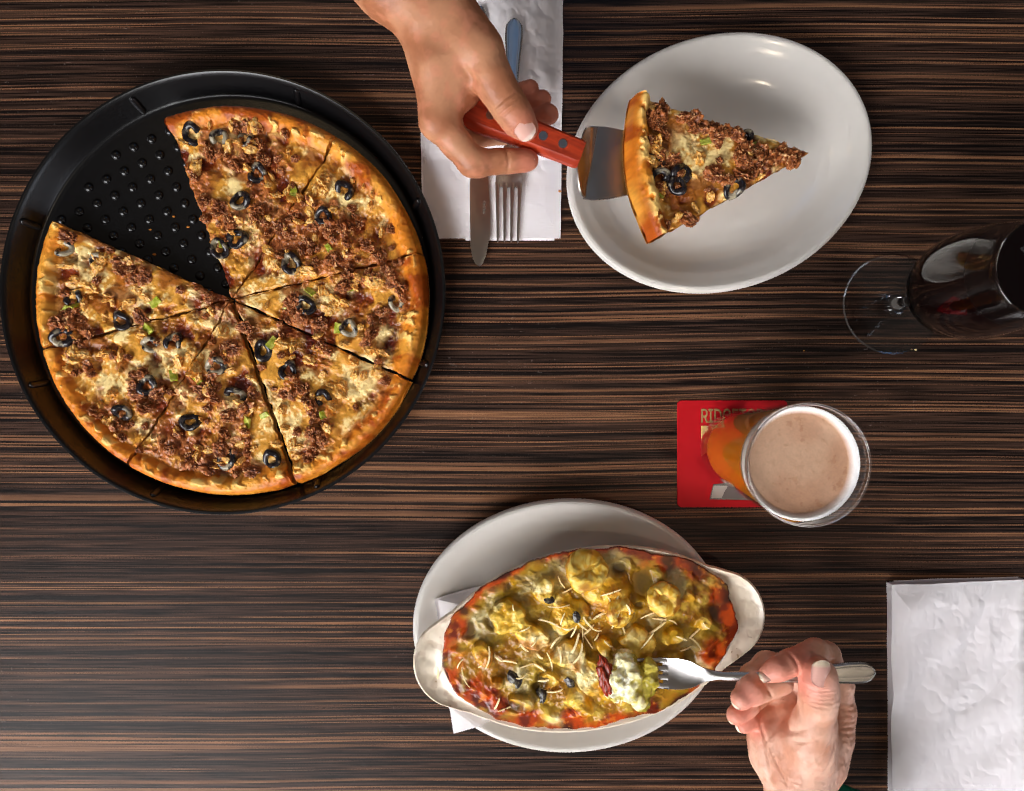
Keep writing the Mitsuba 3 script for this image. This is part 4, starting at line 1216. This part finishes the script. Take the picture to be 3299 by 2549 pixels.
cr += [(P(2720, 2262 + k * 18, .083), unit([.1, 1, 0]), .0007, .008, .0008) for k in range(7)]
cr += [(P(2570, 2515 + k * 14, .10), unit([.1, 1, 0]), .0010, .020, .0006) for k in range(2)]
v = crease(v, nn, cr)
sk = np.stack([v[:, 0] * .8 + v[:, 1] * .6, (v[:, 1] * .8 - v[:, 0] * .6) * .35, v[:, 2]], 1)
wr2 = ridged(sk, 420, 5, 2)
hardy = sstep(P(2600, 0, .09)[0], P(2660, 0, .09)[0], v[:, 0]) + sstep(P(0, 2330, .09)[1], P(0, 2420, .09)[1], v[:, 1]) * .8
fine = nz(v, 900, 5, 2)
v = v + nn * ((nz(v, 80, 9, 2) - .5) * .0018 + (fine - .5) * .0003 - .0004 * sstep(.82, .98, wr2) * np.clip(hardy, 0, 1))[:, None]
a, b = nz(v, 45, 13, 3), nz(v, 260, 14, 3)
c = mixc(lin(224, 176, 152), lin(206, 146, 118), sstep(.38, .62, a)); c = mixc(c, lin(206, 136, 112), sstep(.55, .70, b) * .45 * np.clip(hardy, 0, 1))
tipd = np.min([np.linalg.norm(v - P(x, y, z_), axis=1) for x, y, z_ in ((2500, 2165, .108), (2400, 2245, .094), (2385, 2300, .086), (2405, 2330, .078), (2560, 2130, .104), (2615, 2190, .113))], 0)
c = mixc(c, lin(224, 120, 106), sstep(.022, .006, tipd) * .55)
c = c * (.88 + .12 * fine + .12 * nz(v, 420, 16, 2))[:, None]
pk2 = thing('person', 'wrinkled older hand at the lower right, palm up, pinching a fork', 'person')
put(pk2, trimesh.Trimesh(v, tm.faces, process=False), 'mat_skin', color=c)
add_nail(pk2, P(2652, 2172, .1232), np.array([.08, 1.0, -.06]), np.array([.22, .08, 1.0]), .0190, .0158, (232, 178, 164), (248, 228, 200), curve=.62)
add_nail(pk2, P(2464, 2176, .1105), i2 + [0, 0, -.2], np.array([-.5, .5, .55]), .0080, .0088, (238, 190, 172), (250, 232, 206))
add_nail(pk2, P(2374, 2261, .0975), np.array([-.75, -.6, .1]), np.array([-.6, .5, .6]), .0088, .0098, (238, 190, 172), (250, 232, 206))
add_nail(pk2, P(2359, 2311, .088), np.array([-.85, -.45, .0]), np.array([-.5, .5, .6]), .0082, .0092, (238, 190, 172), (250, 232, 206))
add_nail(pk2, P(2390, 2344, .0815), np.array([-.75, -.6, .0]), np.array([-.5, -.2, .8]), .0090, .0085, (238, 190, 172), (250, 232, 206))
# sleeve
sc_ = [P(2700, 2612, .060), P(2715, 2680, .058), P(2735, 2800, .055)]
n_ = 24
path = spline(sc_, n_)
aa = np.linspace(0, 2 * np.pi, 64, endpoint=False)
rings = []
for sgn, rr_ in ((1, 1.0), (-1, .94)):
    for i in range(n_):
        k = i if sgn > 0 else n_ - 1 - i
        lx = .038 * rr_ * (1 + .05 * np.sin(3 * aa + k * .3)); lz = .030 * rr_
        tilt = .012 * np.cos(aa) * (1 - k / n_)
        rings.append(np.stack([path[k, 0] + lx * np.cos(aa), path[k, 1] + tilt + .004 * np.sin(4 * aa + 1), path[k, 2] + lz * np.sin(aa)], -1))
rings = np.array(rings); rings = np.concatenate([rings[n_ - 1::-1][:n_], rings[n_:][::-1]])
part(pk2, 'sleeve', loft(rings, False, False), 'mat_sleeve', 60, label='green cuff of the sleeve')

# ------------------------------------------------------------------ crumbs
rng = np.random.default_rng(21)
crumb_list = [(1803, 617, 1.6, .0004, 'orange crumb beside the left rim of the upper plate'), (2590, 1130, .6, .0004, 'tiny crumb on the bare table between plate and coaster'),
              (2950, 1127, 1.0, .0004, 'pale crumb below the foot of the wine glass'), (2936, 1126, .8, .0004, 'smaller pale crumb below the foot of the wine glass, left one of a pair'),
              (560, 698, 1.1, .0018, 'yellow crumb on the bare pan floor in the gap between slices'), (606, 731, 1.2, .0018, 'orange crumb on the pan floor near the cut edge of the top slice'),
              (484, 740, .9, .0018, 'tiny crumb on the pan floor in the middle of the gap'), (648, 706, 1.5, .0018, 'brown meat crumb on the pan floor beside the top slice'),
              (497, 820, 1.3, .0018, 'reddish crumb on the pan floor near the left slice'), (2248, 702, 1.3, .0036, 'orange crumb on the upper plate below the lifted slice')]
for k, (x, y, r, z_, lab) in enumerate(crumb_list):
    m_ = trimesh.creation.icosphere(2, r / 1000); p = np.array(m_.vertices)
    m_.vertices = p * (1 + .6 * (nz(p, 900, k, 2) - .5))[:, None] * [1.3, .8, .6]
    m_.apply_translation(P(x, y, z_ + .0004))
    put(thing('crumb', lab, 'crumb', 'scattered crumbs'), m_, 'mat_crumb' if k not in (2, 3) else 'mat_shred', True)
scene['mat_crumb'] = principled(C(196, 120, 44), .5, .3)
